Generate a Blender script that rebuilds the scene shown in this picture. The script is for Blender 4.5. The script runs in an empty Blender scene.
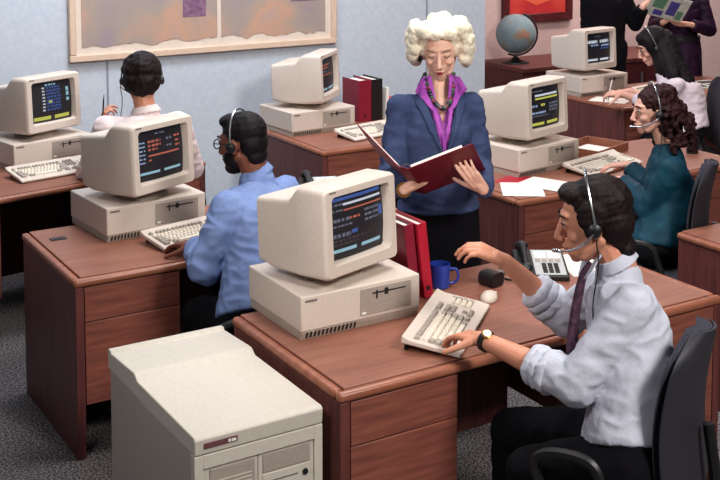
import bpy, bmesh, math, random
from mathutils import Vector as V, Matrix as M, noise
from mathutils.bvhtree import BVHTree
random.seed(7)
S = bpy.context.scene
C = S.collection
R = math.radians

# ------------------------------------------------------------------ camera
cam_d = bpy.data.cameras.new('camera'); cam = bpy.data.objects.new('camera', cam_d); C.objects.link(cam)
cam_d.sensor_width = 36; cam_d.lens = 57.5; cam_d.shift_y = -0.3465
cam.location = (0, 0, 2.25); cam.rotation_euler = (R(90 - 4.5), 0, R(-31.4))
cam_d.clip_end = 60
S.camera = cam
S.view_settings.view_transform = 'Standard'; S.view_settings.look = 'None'
S.view_settings.gamma = 1; S.view_settings.use_curve_mapping = False
S.view_settings.exposure = 0.17

# ------------------------------------------------------------------ world and lamps
wd = bpy.data.worlds.new('world'); S.world = wd; wd.use_nodes = True
wd.node_tree.nodes['Background'].inputs[0].default_value = (0.75, 0.82, 1.0, 1)
wd.node_tree.nodes['Background'].inputs[1].default_value = 0.022
def area(name, loc, target, size, power, col=(1, 1, 1), sy=None):
    l = bpy.data.lights.new(name, 'AREA'); l.energy = power; l.color = col
    l.shape = 'RECTANGLE'; l.size = size; l.size_y = sy or size
    o = bpy.data.objects.new(name, l); C.objects.link(o); o.location = loc
    o.rotation_euler = (V(target) - V(loc)).to_track_quat('-Z', 'Y').to_euler()
    return o
area('key_softbox', (2.7, -0.9, 4.3), (2.5, 3.5, 0.8), 1.0, 215, (1.0, 0.96, 0.91))
area('ceiling_softbox', (2.9, 3.9, 4.4), (2.7, 4.1, 0), 1.3, 84, (1.0, 0.96, 0.92))
area('side_softbox', (-0.4, 2.0, 3.2), (2.2, 3.5, 1.05), .7, 6, (1.0, 0.96, 0.94)).data.spread = R(55)
area('wall_wash', (2.6, 5.8, 4.2), (3.0, 7.3, 1.5), 2.8, 118, (0.86, 0.92, 1.0), 0.5)
area('right_softbox', (7.0, 5.2, 4.1), (6.8, 7.6, 0.9), 1.1, 40, (1.0, 0.84, 0.80))
area('far_wall_wash', (8.2, 7.5, 3.9), (8.2, 8.7, 1.3), 2.2, 115, (1.0, 0.84, 0.80), 0.4)

# ------------------------------------------------------------------ materials
def lin(c):
    return tuple(((x / 255) / 12.92 if x / 255 <= 0.04045 else ((x / 255 + 0.055) / 1.055) ** 2.4) for x in c) + (1,)
def base_mat(name, col, rough=0.6, metal=0.0, spec=0.5):
    m = bpy.data.materials.new(name); m.use_nodes = True
    b = m.node_tree.nodes['Principled BSDF']
    b.inputs['Base Color'].default_value = lin(col)
    b.inputs['Roughness'].default_value = rough; b.inputs['Metallic'].default_value = metal
    b.inputs['Specular IOR Level'].default_value = spec
    return m, m.node_tree, b
def tex_mat(name, c1, c2, scale=(20, 20, 20), rough=0.6, detail=4, bump=0.0, bscale=None, lo=0.35, hi=0.65, metal=0, spec=0.4):
    m, t, b = base_mat(name, c1, rough, metal, spec)
    n = t.nodes; L = t.links
    tc = n.new('ShaderNodeTexCoord'); mp = n.new('ShaderNodeMapping'); mp.inputs['Scale'].default_value = scale
    L.new(tc.outputs['Object'], mp.inputs[0])
    nz = n.new('ShaderNodeTexNoise'); nz.inputs['Scale'].default_value = 1; nz.inputs['Detail'].default_value = detail
    L.new(mp.outputs[0], nz.inputs[0])
    cr = n.new('ShaderNodeValToRGB'); cr.color_ramp.elements[0].position = lo; cr.color_ramp.elements[1].position = hi
    cr.color_ramp.elements[0].color = lin(c1); cr.color_ramp.elements[1].color = lin(c2)
    L.new(nz.outputs[0], cr.inputs[0]); L.new(cr.outputs[0], b.inputs['Base Color'])
    if bump:
        nb = nz
        if bscale:
            nb = n.new('ShaderNodeTexNoise'); nb.inputs['Scale'].default_value = bscale; nb.inputs['Detail'].default_value = 3
            L.new(tc.outputs['Object'], nb.inputs[0])
        bp = n.new('ShaderNodeBump'); bp.inputs['Strength'].default_value = bump; bp.inputs['Distance'].default_value = 0.01
        L.new(nb.outputs[0], bp.inputs['Height']); L.new(bp.outputs[0], b.inputs['Normal'])
    return m
def emit_mat(name, col, st=1.0):
    m = bpy.data.materials.new(name); m.use_nodes = True; t = m.node_tree
    b = t.nodes['Principled BSDF']; b.inputs['Base Color'].default_value = (0.01, 0.01, 0.01, 1)
    b.inputs['Emission Color'].default_value = lin(col); b.inputs['Emission Strength'].default_value = st
    return m
MT = {}
MT['wood_top'] = tex_mat('wood_top', (130, 82, 67), (150, 98, 79), (3, 60, 60), 0.42, 6, 0.03)
MT['wood_front'] = tex_mat('wood_front', (112, 62, 53), (142, 82, 66), (4, 4, 55), 0.45, 6, 0.04)
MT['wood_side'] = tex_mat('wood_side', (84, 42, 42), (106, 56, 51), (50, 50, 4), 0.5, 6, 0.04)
MT['wood_edge'] = tex_mat('wood_edge', (138, 82, 62), (160, 100, 76), (5, 30, 30), 0.3, 5, 0.02)
MT['dark_wood'] = tex_mat('dark_wood', (70, 26, 30), (92, 38, 40), (6, 40, 40), 0.4, 5, 0.02)
MT['beige'] = tex_mat('beige', (206, 192, 180), (212, 198, 186), (90, 90, 90), 0.5, 3, 0.03)
MT['beige_dark'] = tex_mat('beige_dark', (168, 156, 144), (176, 164, 152), (90, 90, 90), 0.55)
MT['grey_panel'] = tex_mat('grey_panel', (158, 146, 136), (164, 152, 142), (90, 90, 90), 0.5)
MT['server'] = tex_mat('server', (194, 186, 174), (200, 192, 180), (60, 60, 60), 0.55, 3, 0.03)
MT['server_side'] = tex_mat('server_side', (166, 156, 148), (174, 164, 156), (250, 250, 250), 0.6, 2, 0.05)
MT['slot'] = base_mat('slot', (28, 26, 28), 0.5)[0]
MT['black'] = base_mat('black', (18, 17, 20), 0.45)[0]
MT['badge'] = base_mat('badge', (105, 62, 66), 0.4)[0]
MT['badge_grey'] = base_mat('badge_grey', (120, 108, 104), 0.4)[0]
MT['crt'] = base_mat('crt', (12, 14, 30), 0.12)[0]
MT['screen_black'] = emit_mat('screen_black', (12, 14, 30), 0.4)
MT['key_light'] = base_mat('key_light', (226, 216, 200), 0.5)[0]
MT['key_grey'] = base_mat('key_grey', (166, 156, 146), 0.5)[0]
MT['steel'] = base_mat('steel', (190, 190, 195), 0.25, 0.9)[0]
MT['gold'] = base_mat('gold', (200, 160, 80), 0.3, 0.9)[0]
MT['paper'] = tex_mat('paper', (228, 222, 214), (236, 230, 222), (5, 5, 5), 0.8)
MT['cloth_chair'] = tex_mat('cloth_chair', (38, 38, 48), (56, 56, 68), (160, 160, 160), 0.9, 3, 0.2)
MT['plastic_rim'] = base_mat('plastic_rim', (38, 37, 46), 0.6)[0]
MT['red_binder'] = tex_mat('red_binder', (168, 26, 48), (180, 32, 54), (30, 30, 30), 0.35)
MT['maroon_binder'] = tex_mat('maroon_binder', (124, 22, 44), (136, 28, 50), (30, 30, 30), 0.4)
MT['blue_mug'] = base_mat('blue_mug', (40, 62, 150), 0.2)[0]
MT['glass_black'] = base_mat('glass_black', (30, 24, 24), 0.1)[0]
MT['lens'] = base_mat('lens', (150, 130, 120), 0.1)[0]
for nme, c in dict(white=(225, 232, 245), cyan=(160, 205, 222), yellow=(214, 214, 90), orange=(200, 104, 84), blue=(64, 96, 170), grey=(110, 112, 130), dim=(75, 62, 70), pale=(160, 185, 225)).items():
    MT['t_' + nme] = emit_mat('t_' + nme, c, 0.62)

# ------------------------------------------------------------------ generic helpers
def box(bm, x0, x1, y0, y1, z0, z1, mi=0, mat=None):
    vs = [bm.verts.new((x, y, z)) for x in (x0, x1) for y in (y0, y1) for z in (z0, z1)]
    fs = []
    for idx in ((0, 1, 3, 2), (4, 6, 7, 5), (0, 4, 5, 1), (2, 3, 7, 6), (0, 2, 6, 4), (1, 5, 7, 3)):
        f = bm.faces.new([vs[i] for i in idx]); f.material_index = mi; fs.append(f)
    if mat is not None: bmesh.ops.transform(bm, matrix=mat, verts=vs)
    return vs
def axes(d):
    d = V(d).normalized(); a = V((0, 0, 1)) if abs(d.z) < 0.9 else V((1, 0, 0))
    x = a.cross(d).normalized(); return x, d.cross(x).normalized(), d
def rev(bm, o, ax, prof, seg=16, mi=0):
    """surface of revolution: prof = [(distance along axis, radius)]"""
    x, y, d = axes(ax); o = V(o); rings = []
    for t, r in prof:
        if r < 1e-5: rings.append([bm.verts.new(o + d * t)])
        else: rings.append([bm.verts.new(o + d * t + x * r * math.cos(2 * math.pi * k / seg) + y * r * math.sin(2 * math.pi * k / seg)) for k in range(seg)])
    for a, b in zip(rings, rings[1:]):
        for k in range(seg):
            k2 = (k + 1) % seg
            if len(a) == 1 and len(b) == 1: continue
            if len(a) == 1: f = bm.faces.new((a[0], b[k], b[k2])[::-1])
            elif len(b) == 1: f = bm.faces.new((a[k], a[k2], b[0]))
            else: f = bm.faces.new((a[k], a[k2], b[k2], b[k]))
            f.material_index = mi
    for rg, fl in ((rings[0], True), (rings[-1], False)):
        if len(rg) > 1:
            f = bm.faces.new(rg[::-1] if fl else rg); f.material_index = mi
def cap(bm, a, b, ra, rb, seg=14):
    a = V(a); b = V(b); L = (b - a).length
    if L < 1e-4: b = a + V((0, 0, 1e-3)); L = 1e-3
    pr = [(-ra * math.cos(t), ra * math.sin(t)) for t in (0, .4, .8, 1.2)] + [(0, ra), (L, rb)] + [(L + rb * math.cos(t), rb * math.sin(t)) for t in (1.2, .8, .4, 0)]
    rev(bm, a, b - a, pr, seg)
def ell(bm, c, rad, rot=None, seg=20):
    c = V(c); n = seg // 2 + 1; rings = []
    for j in range(n + 1):
        t = math.pi * j / n; z, w = math.cos(t), math.sin(t); row = []
        for k in range(seg if 0 < j < n else 1):
            a = 2 * math.pi * k / seg; v = V((rad[0] * w * math.cos(a), rad[1] * w * math.sin(a), rad[2] * z))
            row.append(bm.verts.new(c + (rot @ v if rot else v)))
        rings.append(row)
    for A, B in zip(rings, rings[1:]):
        for k in range(seg):
            k2 = (k + 1) % seg
            if len(A) == 1: bm.faces.new((A[0], B[k], B[k2]))
            elif len(B) == 1: bm.faces.new((A[k], B[0], A[k2]))
            else: bm.faces.new((A[k], B[k], B[k2], A[k2]))
def loft(bm, rings, n=28, sq=1.0, caps=True):
    """rings: (centre, half-axis vector a, half-axis vector b)"""
    rs = []
    for c, a, b in rings:
        ring = []
        for k in range(n):
            t = 2 * math.pi * k / n; ct, st = math.cos(t), math.sin(t)
            ct = math.copysign(abs(ct) ** sq, ct); st = math.copysign(abs(st) ** sq, st)
            ring.append(bm.verts.new(V(c) + V(a) * ct + V(b) * st))
        rs.append(ring)
    for p, q in zip(rs, rs[1:]):
        for k in range(n): bm.faces.new((p[k], p[(k + 1) % n], q[(k + 1) % n], q[k]))
    if caps: bm.faces.new(rs[0][::-1]); bm.faces.new(rs[-1])
def smooth_path(pts, k=6):
    pts = [V(p) for p in pts]; out = []
    P_ = [pts[0] * 2 - pts[1]] + pts + [pts[-1] * 2 - pts[-2]]
    for i in range(1, len(P_) - 2):
        for j in range(k):
            t = j / k; a, b, c, d = P_[i - 1:i + 3]
            out.append(0.5 * ((2 * b) + (c - a) * t + (2 * a - 5 * b + 4 * c - d) * t * t + (3 * b - a - 3 * c + d) * t ** 3))
    return out + [pts[-1]]
def tube(bm, pts, r, seg=8, smooth=True, closed=False, mi=0):
    pts = smooth_path(pts) if smooth and len(pts) > 2 else [V(p) for p in pts]
    rs = []; prev = None
    for i, p in enumerate(pts):
        d = (pts[min(i + 1, len(pts) - 1)] - pts[max(i - 1, 0)])
        if d.length < 1e-7: d = V((0, 0, 1))
        d.normalize()
        x = axes(d)[0] if prev is None else (prev - d * prev.dot(d)).normalized()
        prev = x; y = d.cross(x)
        rr = r(i / (len(pts) - 1)) if callable(r) else r
        rs.append([bm.verts.new(p + x * rr * math.cos(2 * math.pi * k / seg) + y * rr * math.sin(2 * math.pi * k / seg)) for k in range(seg)])
    for a, b in zip(rs, rs[1:]):
        for k in range(seg):
            f = bm.faces.new((a[k], a[(k + 1) % seg], b[(k + 1) % seg], b[k])); f.material_index = mi
    for rg in (rs[0][::-1], rs[-1]):
        f = bm.faces.new(rg); f.material_index = mi
def rrect(w, h, r, cx, cz, y, k=4):
    out = []
    for qx, qz, a0 in ((1, 1, 0), (-1, 1, 90), (-1, -1, 180), (1, -1, 270)):
        for i in range(k + 1):
            a = R(a0 + 90 * i / k)
            out.append(V((cx + qx * (w / 2 - r) + r * math.cos(a), y, cz + qz * (h / 2 - r) + r * math.sin(a))))
    return out
def loft_pts(bm, secs, cap0=False, cap1=True, mi=0):
    rs = [[bm.verts.new(p) for p in s] for s in secs]
    for a, b in zip(rs, rs[1:]):
        n = len(a)
        for k in range(n):
            f = bm.faces.new((a[k], a[(k + 1) % n], b[(k + 1) % n], b[k])); f.material_index = mi
    if cap0: bm.faces.new(rs[0][::-1])
    if cap1: bm.faces.new(rs[-1])
def prism(bm, poly, ex, mi=0):
    """polygon (list of points) extruded by vector ex"""
    a = [bm.verts.new(V(p)) for p in poly]; b = [bm.verts.new(V(p) + V(ex)) for p in poly]
    n = len(poly)
    fs = [bm.faces.new(a[::-1]), bm.faces.new(b)] + [bm.faces.new((a[k], a[(k + 1) % n], b[(k + 1) % n], b[k])) for k in range(n)]
    for f in fs: f.material_index = mi
def NB(): return bmesh.new()
def finish_mesh(me, mats, smooth, ang=40):
    for m in mats: me.materials.append(MT[m] if isinstance(m, str) else m)
    if smooth:
        me.polygons.foreach_set('use_smooth', [True] * len(me.polygons))
        try: me.set_sharp_from_angle(angle=R(ang))
        except Exception: pass
    me.update()
def obj(name, bm, mats, parent=None, bevel=0, smooth=True, ang=40, bseg=2, label=None):
    bmesh.ops.recalc_face_normals(bm, faces=bm.faces[:])
    me = bpy.data.meshes.new(name); bm.to_mesh(me); bm.free()
    finish_mesh(me, mats if isinstance(mats, (list, tuple)) else [mats], smooth, ang)
    o = bpy.data.objects.new(name, me); C.objects.link(o)
    if parent: o.parent = parent
    if bevel:
        md = o.modifiers.new('bevel', 'BEVEL'); md.width = bevel; md.segments = bseg; md.limit_method = 'ANGLE'; md.angle_limit = R(35)
    if label: o['label'] = label
    return o
def tag(o, label, cat, group=None):
    o['label'] = label; o['category'] = cat
    if group: o['group'] = group
    return o
def thing(name, label, cat, loc=(0, 0, 0), rz=0, group=None):
    o = bpy.data.objects.new(name, None); o.empty_display_size = 0.1; C.objects.link(o)
    o.location = loc; o.rotation_euler = (0, 0, R(rz)); return tag(o, label, cat, group)
def struct(name, bm, m, **k):
    o = obj(name, bm, m, **k); o['kind'] = 'structure'; return o
def dup(root, loc, rz, label, group=None, scale=1):
    r = root.copy(); C.objects.link(r); r.location = loc; r.rotation_euler = (0, 0, R(rz)); r.scale = (scale,) * 3
    r['label'] = label
    if group: r['group'] = group
    for ch in list(root.children):
        c = ch.copy(); C.objects.link(c); c.parent = r
        for g in list(ch.children):
            d = g.copy(); C.objects.link(d); d.parent = c
    return r

# ------------------------------------------------------------------ the room
MT['carpet'] = tex_mat('carpet', (34, 30, 34), (150, 142, 142), (105, 105, 105), 0.95, 4, 0.6, None, 0.40, 0.66)
MT['wall_paint'] = tex_mat('wall_paint', (188, 196, 208), (196, 204, 214), (35, 35, 35), 0.85, 3, 0.05)
MT['wall_warm'] = tex_mat('wall_warm', (206, 180, 176), (214, 188, 184), (35, 35, 35), 0.85, 3, 0.05)
b = NB(); box(b, -4, 12, -2, 8.85, -0.05, 0); struct('floor', b, 'carpet')
b = NB(); box(b, -4, 5.63, 7.3, 7.42, 0, 4.4); struct('wall_back', b, 'wall_paint')
b = NB(); box(b, 5.51, 5.63, 7.42, 8.85, 0, 4.4); struct('wall_return', b, 'wall_paint')
b = NB(); box(b, 5.63, 12, 8.7, 8.85, 0, 4.4); struct('wall_far', b, 'wall_warm')
MT['seam'] = base_mat('seam', (140, 146, 160), 0.8)[0]
for i, x in enumerate((2.50, 5.06)):
    b = NB(); box(b, x - 0.006, x + 0.006, 7.294, 7.3, 0, 4.4); struct('trim_%d' % (i + 1), b, 'seam')
b = NB(); box(b, -4, 5.62, 7.285, 7.3, 0, 0.09); struct('baseboard_back', b, 'dark_wood')
b = NB(); box(b, 5.64, 12, 8.685, 8.7, 0, 0.09); struct('baseboard_far', b, 'dark_wood')
b = NB(); box(b, 9.2, 9.212, 8.694, 8.7, 0, 4.4); struct('trim_3', b, 'seam')

# ------------------------------------------------------------------ desks
DW, DD = 1.70, 0.78
def make_desk(label):
    t = thing('office_desk', label, 'desk')
    e = 0.035
    b = NB(); box(b, e + .002, DW - e - .002, e + .002, DD, .702, .7415); obj('desktop', b, 'wood_top', t, .002)
    for nm, a in (('edge_molding', (0, DW, 0, e, .708, .741)), ('edge_molding', (0, e, e + .002, DD, .708, .741)), ('edge_molding', (DW - e, DW, e + .002, DD, .708, .741))):
        b = NB(); box(b, *a); obj(nm, b, 'wood_edge', t, .014, bseg=4)
    for x in (0.006, DW - .006 - .034):
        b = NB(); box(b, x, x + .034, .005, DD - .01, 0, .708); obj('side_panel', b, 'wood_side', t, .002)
    for x0 in (.041, DW - .041 - .412):
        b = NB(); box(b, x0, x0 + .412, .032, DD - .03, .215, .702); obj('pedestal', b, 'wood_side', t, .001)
        for z0, z1 in ((.222, .560), (.564, .705)):
            b = NB(); box(b, x0 + .003, x0 + .409, .006, .031, z0, z1); obj('drawer', b, 'wood_front', t, .002)
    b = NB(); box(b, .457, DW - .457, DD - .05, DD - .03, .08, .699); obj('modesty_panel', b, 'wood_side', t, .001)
    return t
dk = make_desk('wooden desk in the foreground with the mug, red binder and desk phone on it')
dk.location = (1.722, 2.94, 0)
DG = 'wooden office desks'
dup(dk, (1.354, 4.395, 0), 0, 'wooden desk where the man in the blue shirt types', DG)
dup(dk, (3.355, 5.93, 0), 0, 'wooden desk against the wall behind the standing woman, red book on it', DG)
dup(dk, (3.635, 4.42, 0), 0, 'wooden desk with a wooden letter tray and loose papers at its corner', DG)
dup(dk, (3.905, 2.855, 0), 0, 'wooden desk cut by the right edge of the photo, behind the seated man', DG)
dup(dk, (0.985, 5.765, 0), 10, 'wooden desk by the back wall at the far left', DG)
dup(dk, (5.945, 6.06, 0), 0, 'wooden desk in the back right where the long-haired woman writes', DG)
dk['group'] = DG

# ------------------------------------------------------------------ computers
def make_pc(label):
    t = thing('desktop_computer', label, 'computer')
    w, d = .49, .41
    b = NB(); box(b, 0, w, 0, d, .030, .155); obj('case_cover', b, 'beige', t, .006, bseg=3)
    b = NB(); prism(b, [(.004, .0, .029), (.004, .012, .0), (.004, d - .006, 0), (.004, d - .006, .029)], (w - .008, 0, 0)); obj('case_base', b, 'beige_dark', t, .001)
    b = NB()
    for k in range(13):
        x = .02 + k * .016; prism(b, [(x, -.0012, .028), (x, .0085, .005), (x, .0095, .005), (x, .001, .028)], (.008, 0, 0))
    obj('vent_slits', b, 'slot', t)
    b = NB(); box(b, .235, .450, -.003, .001, .045, .140); o = obj('drive_panel', b, 'grey_panel', t, .001)
    b = NB(); box(b, .285, .425, -.0042, -.0028, .117, .122); box(b, .336, .350, -.006, -.0028, .108, .131); box(b, .300, .306, -.0045, -.0028, .098, .128); obj('drive_slot', b, 'slot', o)
    b = NB(); box(b, .28, .44, -.0036, -.0028, .094, .0955); box(b, .28, .44, -.0036, -.0028, .072, .0735); box(b, .279, .2805, -.0036, -.0028, .07, .135); obj('drive_seam', b, 'beige_dark', o)
    b = NB(); box(b, .241, .258, -.0055, -.0028, .050, .057); obj('power_button', b, 'paper', o)
    b = NB(); rev(b, (.425, -.002, .052), (0, 1, 0), [(-.002, .0035), (0, .0035)], 8); obj('status_lamp', b, 'badge_grey', o)
    b = NB(); box(b, .016, .062, -.0015, .001, .133, .141); obj('maker_badge', b, 'badge_grey', t)
    return t
SW, SH = .300, .226
def screen_pt(u, v, off=0):   # u, v in 0..1 on the bulged tube face
    x = (u - .5) * SW; z = (v - .5) * SH + .004
    return V((x, .020 + .010 * ((2 * u - 1) ** 2 + (2 * v - 1) ** 2) - off, z))
def make_monitor(rows, label, loc, rz, group, seed=1):
    t = thing('crt_monitor', label, 'monitor', loc, rz, group)
    T = M.Translation((0, 0, .028)) @ M.Rotation(R(-3), 4, 'X') @ M.Translation((0, -.17, .166))
    def fin(bm): bmesh.ops.transform(bm, matrix=T, verts=bm.verts[:])
    b = NB()
    secs = [rrect(SW, SH, .015, 0, .004, .036), rrect(SW + .012, SH + .012, .018, 0, .004, .004), rrect(SW + .016, SH + .016, .018, 0, .004, .0),
            rrect(.374, .300, .016, 0, -.003, 0), rrect(.388, .311, .020, 0, -.003, .006), rrect(.394, .317, .022, 0, -.003, .016),
            rrect(.394, .319, .022, 0, -.002, .120), rrect(.392, .309, .022, 0, -.007, .140), rrect(.388, .266, .020, 0, -.026, .178),
            rrect(.376, .256, .020, 0, -.026, .28), rrect(.366, .236, .020, 0, -.022, .345), rrect(.35, .216, .020, 0, -.022, .352)]
    loft_pts(b, secs); fin(b); h = obj('housing', b, 'beige', t, ang=35)
    b = NB(); n = 10
    g = [[b.verts.new(screen_pt(i / n, j / n)) for j in range(n + 1)] for i in range(n + 1)]
    for i in range(n):
        for j in range(n): b.faces.new((g[i][j], g[i + 1][j], g[i + 1][j + 1], g[i][j + 1]))
    fin(b); s = obj('screen', b, 'screen_black', t)
    rnd = random.Random(seed); cols = ['t_white', 't_cyan', 't_yellow', 't_orange', 't_blue', 't_grey', 't_dim', 't_pale']
    b = NB()
    for (u0, u1, v, hh, c, solid) in rows:
        u = u0
        while u < u1 - .004:
            wd_ = min(u1 - u, rnd.uniform(.03, .07) if not solid else .035)
            q = [b.verts.new(screen_pt(*p, .0012)) for p in ((u, v - hh / 2), (u + wd_, v - hh / 2), (u + wd_, v + hh / 2), (u, v + hh / 2))]
            f = b.faces.new(q); f.material_index = cols.index('t_' + c)
            u += wd_ + (0 if solid else rnd.uniform(.008, .03))
    fin(b)
    obj('screen_text', b, cols, s)
    b = NB(); box(b, -.17, -.135, -.001, .001, .138, .144); fin(b); obj('maker_badge', b, 'badge_grey', t)
    b = NB(); rev(b, (0, 0, 0), (0, 0, 1), [(0, .125), (.008, .125), (.014, .10), (.03, .085), (.05, .085)], 32); obj('swivel_foot', b, 'beige_dark', t)
    return t
bars = lambda c, y=.14, h=.055: [(.08, .47, y, h, c, True), (.56, .93, y, h, c, True)]
rows1 = [(.04, .96, .94, .05, 'blue', True), (.06, .26, .86, .03, 'grey', False), (.26, .96, .85, .035, 'white', True), (.06, .24, .77, .03, 'grey', False), (.26, .96, .76, .025, 'orange', True),
         (.08, .36, .62, .05, 'grey', False), (.36, .55, .62, .035, 'orange', False), (.62, .90, .68, .04, 'grey', False), (.62, .9, .60, .04, 'grey', False), (.62, .88, .52, .04, 'grey', False), (.90, .97, .6, .16, 'blue', True),
         (.08, .4, .53, .03, 'grey', False), (.08, .36, .38, .06, 'grey', False), (.38, .48, .40, .06, 'blue', True), (.08, .7, .30, .03, 'dim', False), (.08, .5, .24, .03, 'dim', False)] + bars('cyan')
rows2 = [(.4, .6, .92, .03, 'grey', False)] + [(.07, .18, v, .03, 'pale', False) for v in (.78, .70, .62, .54, .46, .38)] + [(.24, .5, .78, .045, 'orange', False), (.24, .5, .70, .045, 'orange', False), (.24, .42, .62, .04, 'orange', False), (.24, .9, .50, .035, 'orange', True), (.24, .30, .41, .03, 'orange', False),
         (.62, .74, .78, .05, 'grey', False), (.62, .74, .64, .04, 'grey', False), (.80, .93, .80, .04, 'orange', False), (.82, .92, .70, .04, 'orange', False), (.82, .92, .61, .04, 'orange', False)] + bars('cyan', .16, .05)
rows3 = [(.15, .6, .8, .04, 'orange', False), (.15, .5, .72, .04, 'orange', False), (.15, .4, .62, .04, 'grey', False), (.2, .8, .52, .03, 'orange', False)] + bars('cyan', .1, .06)
rows4 = [(.08, .45, .9, .03, 'grey', False), (.2, .92, .80, .05, 'white', True), (.2, .92, .72, .045, 'yellow', True), (.08, .25, .55, .05, 'pale', False), (.36, .5, .56, .06, 'yellow', False), (.62, .92, .56, .05, 'grey', False), (.62, .92, .48, .05, 'grey', False), (.62, .9, .4, .05, 'grey', False), (.08, .5, .38, .05, 'pale', False), (.08, .6, .3, .03, 'grey', False)] + bars('yellow', .1, .07)
rows5 = [(.4, .6, .9, .03, 'grey', False), (.08, .45, .72, .10, 'white', False), (.55, .92, .72, .10, 'white', False), (.2, .5, .6, .05, 'pale', False), (.6, .95, .58, .06, 'pale', False), (.55, .9, .48, .04, 'blue', False)] + bars('white', .1, .07)
rows6 = [(.36, .62, .93, .04, 'cyan', False)] + [(.28, .34, v, .035, 'white', True) for v in (.86, .78, .70, .62, .54, .46, .38, .30)] + [(.38, .72, v, .045, 'blue', False) for v in (.86, .78, .70, .62, .54, .46, .38, .30)] + [(.42, .5, .5, .05, 'yellow', True), (.86, .93, .76, .1, 'cyan', True), (.86, .93, .64, .1, 'cyan', True), (.86, .93, .50, .08, 'cyan', True)] + bars('yellow', .1, .09)
MG = 'beige monitors'; PG = 'beige desktop computers'
pc = make_pc('beige desktop computer at front centre, between the foreground monitor and desk'); pc.location = (1.825, 3.375, .7415); pc['group'] = PG
dup(pc, (1.635, 4.815, .7415), 5, 'beige desktop computer beside the typing hands of the man in blue', PG)
dup(pc, (3.40, 6.40, .7415), 4, 'beige desktop computer on the desk against the wall, beside the red book', PG)
dup(pc, (3.94, 4.80, .7415), 7, 'beige desktop computer between the loose papers and the wooden letter tray', PG)
dup(pc, (5.985, 6.56, .7415), 0, 'beige desktop computer in the back right corner by the standing people', PG)
dup(pc, (1.635, 6.36, .7415), 12, 'shadowed beige desktop computer at the far left edge', PG)
Z2 = .8972
make_monitor(rows1, 'large beige monitor at front centre with blue and orange lines on screen', (2.048, 3.572, Z2), 18, MG, 1)
make_monitor(rows2, 'beige monitor with orange text in front of the man in the white shirt', (1.856, 4.996, Z2), 24, MG, 2)
make_monitor(rows3, 'beige monitor turned side-on, screen to the right, on the desk by the wall', (3.64, 6.63, Z2), 42, MG, 3)
make_monitor(rows4, 'beige monitor with yellow bars just right of the standing woman', (4.150, 5.01, Z2), 15, MG, 4)
make_monitor(rows5, 'beige monitor with white text in front of the person in black', (6.20, 6.76, Z2), 8, MG, 5)
make_monitor(rows6, 'beige monitor with a blue and white table on screen at the far left', (1.83, 6.60, Z2), 24, MG, 6)

# ------------------------------------------------------------------ keyboards
KW, KD = .50, .205
def krow():
    """key rectangles x0, x1, row, grey"""
    out = []; rows = [.168, .137, .116, .095, .074, .053]
    def run(x, widths, row, grey=()):
        for i, w in enumerate(widths):
            if w > 0: out.append((x + .001, x + w - .0015, rows[row] - .0195, rows[row], grey == 'all' or i in grey))
            x += abs(w)
    u = .0192
    run(.018, [u, -u * .8, u, u, u, u, -u * .4, u, u, u, u, -u * .4, u, u, u, u], 0, 'all')
    run(.018, [u] * 13 + [u * 2], 1, (13,))
    run(.018, [u * 1.5] + [u] * 12 + [u * 1.5], 2, (0, 13))
    run(.018, [u * 1.8] + [u] * 11 + [u * 2.2], 3, (0, 12))
    run(.018, [u * 2.3] + [u] * 10 + [u * 2.7], 4, (0, 11))
    run(.018, [u * 1.5, -u, u * 1.5, u * 7, u * 1.5, -u, u * 1.5], 5, (0, 2, 4, 6))
    run(.318, [u, u, u], 0, 'all'); run(.318, [u, u, u], 1, 'all'); run(.318, [u, u, u], 2, 'all')
    run(.318, [-u, u], 4, 'all'); run(.318, [u, u, u], 5, 'all')
    for r_ in (1, 2, 3, 4): run(.392, [u, u, u, u], r_, (3,))
    run(.392, [u * 2, u, u], 5)
    return out
def kb_tilt(bm): bmesh.ops.transform(bm, matrix=M.Translation((0, 0, .004)) @ M.Rotation(R(7), 4, 'X'), verts=bm.verts[:])
def make_keyboard(label, loc, rz, keys_apart, group):
    t = thing('keyboard', label, 'keyboard', loc, rz, group)
    b = NB(); prism(b, [(0, 0, .0), (0, 0, .012), (0, .035, .017), (0, .175, .021), (0, KD, .030), (0, KD, .004)], (KW, 0, 0)); kb_tilt(b)
    obj('case', b, 'beige', t, .004, bseg=3)
    ks = krow()
    def key(bm, k, mi=0):
        x0, x1, y0, y1, g = k; z = .0165 + y0 * .03
        lo = [V((x0, y0, z)), V((x1, y0, z)), V((x1, y1, z)), V((x0, y1, z))]
        e = .0026; hi = [V((x0 + e, y0 + e * .8, z + .009)), V((x1 - e, y0 + e * .8, z + .009)), V((x1 - e, y1 - e * 1.4, z + .0095)), V((x0 + e, y1 - e * 1.4, z + .0095))]
        a = [bm.verts.new(p) for p in lo]; c = [bm.verts.new(p) for p in hi]
        fs = [bm.faces.new(c)] + [bm.faces.new((a[i], a[(i + 1) % 4], c[(i + 1) % 4], c[i])) for i in range(4)]
        for f in fs: f.material_index = mi
    if keys_apart:
        for i, k in enumerate(ks):
            if i < 100:
                b = NB(); key(b, k); kb_tilt(b); obj('key', b, 'key_grey' if k[4] else 'key_light', t, smooth=False)
    else:
        b = NB()
        for k in ks: key(b, k, 1 if k[4] else 0)
        kb_tilt(b); o = obj('keys', b, ['key_light', 'key_grey'], t, smooth=False)
    b = NB(); box(b, .03, .48, .19, .199, 0, .018); obj('rear_foot', b, 'slot', t)
    return t
KG = 'beige keyboards'
k1 = make_keyboard('beige keyboard under the hand of the man with the wristwatch', (2.195, 2.965, .742), 41, True, KG)
k2 = make_keyboard('beige keyboard under the fingers of the man in the blue shirt', (1.80, 4.545, .742), 12, False, KG)
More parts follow.
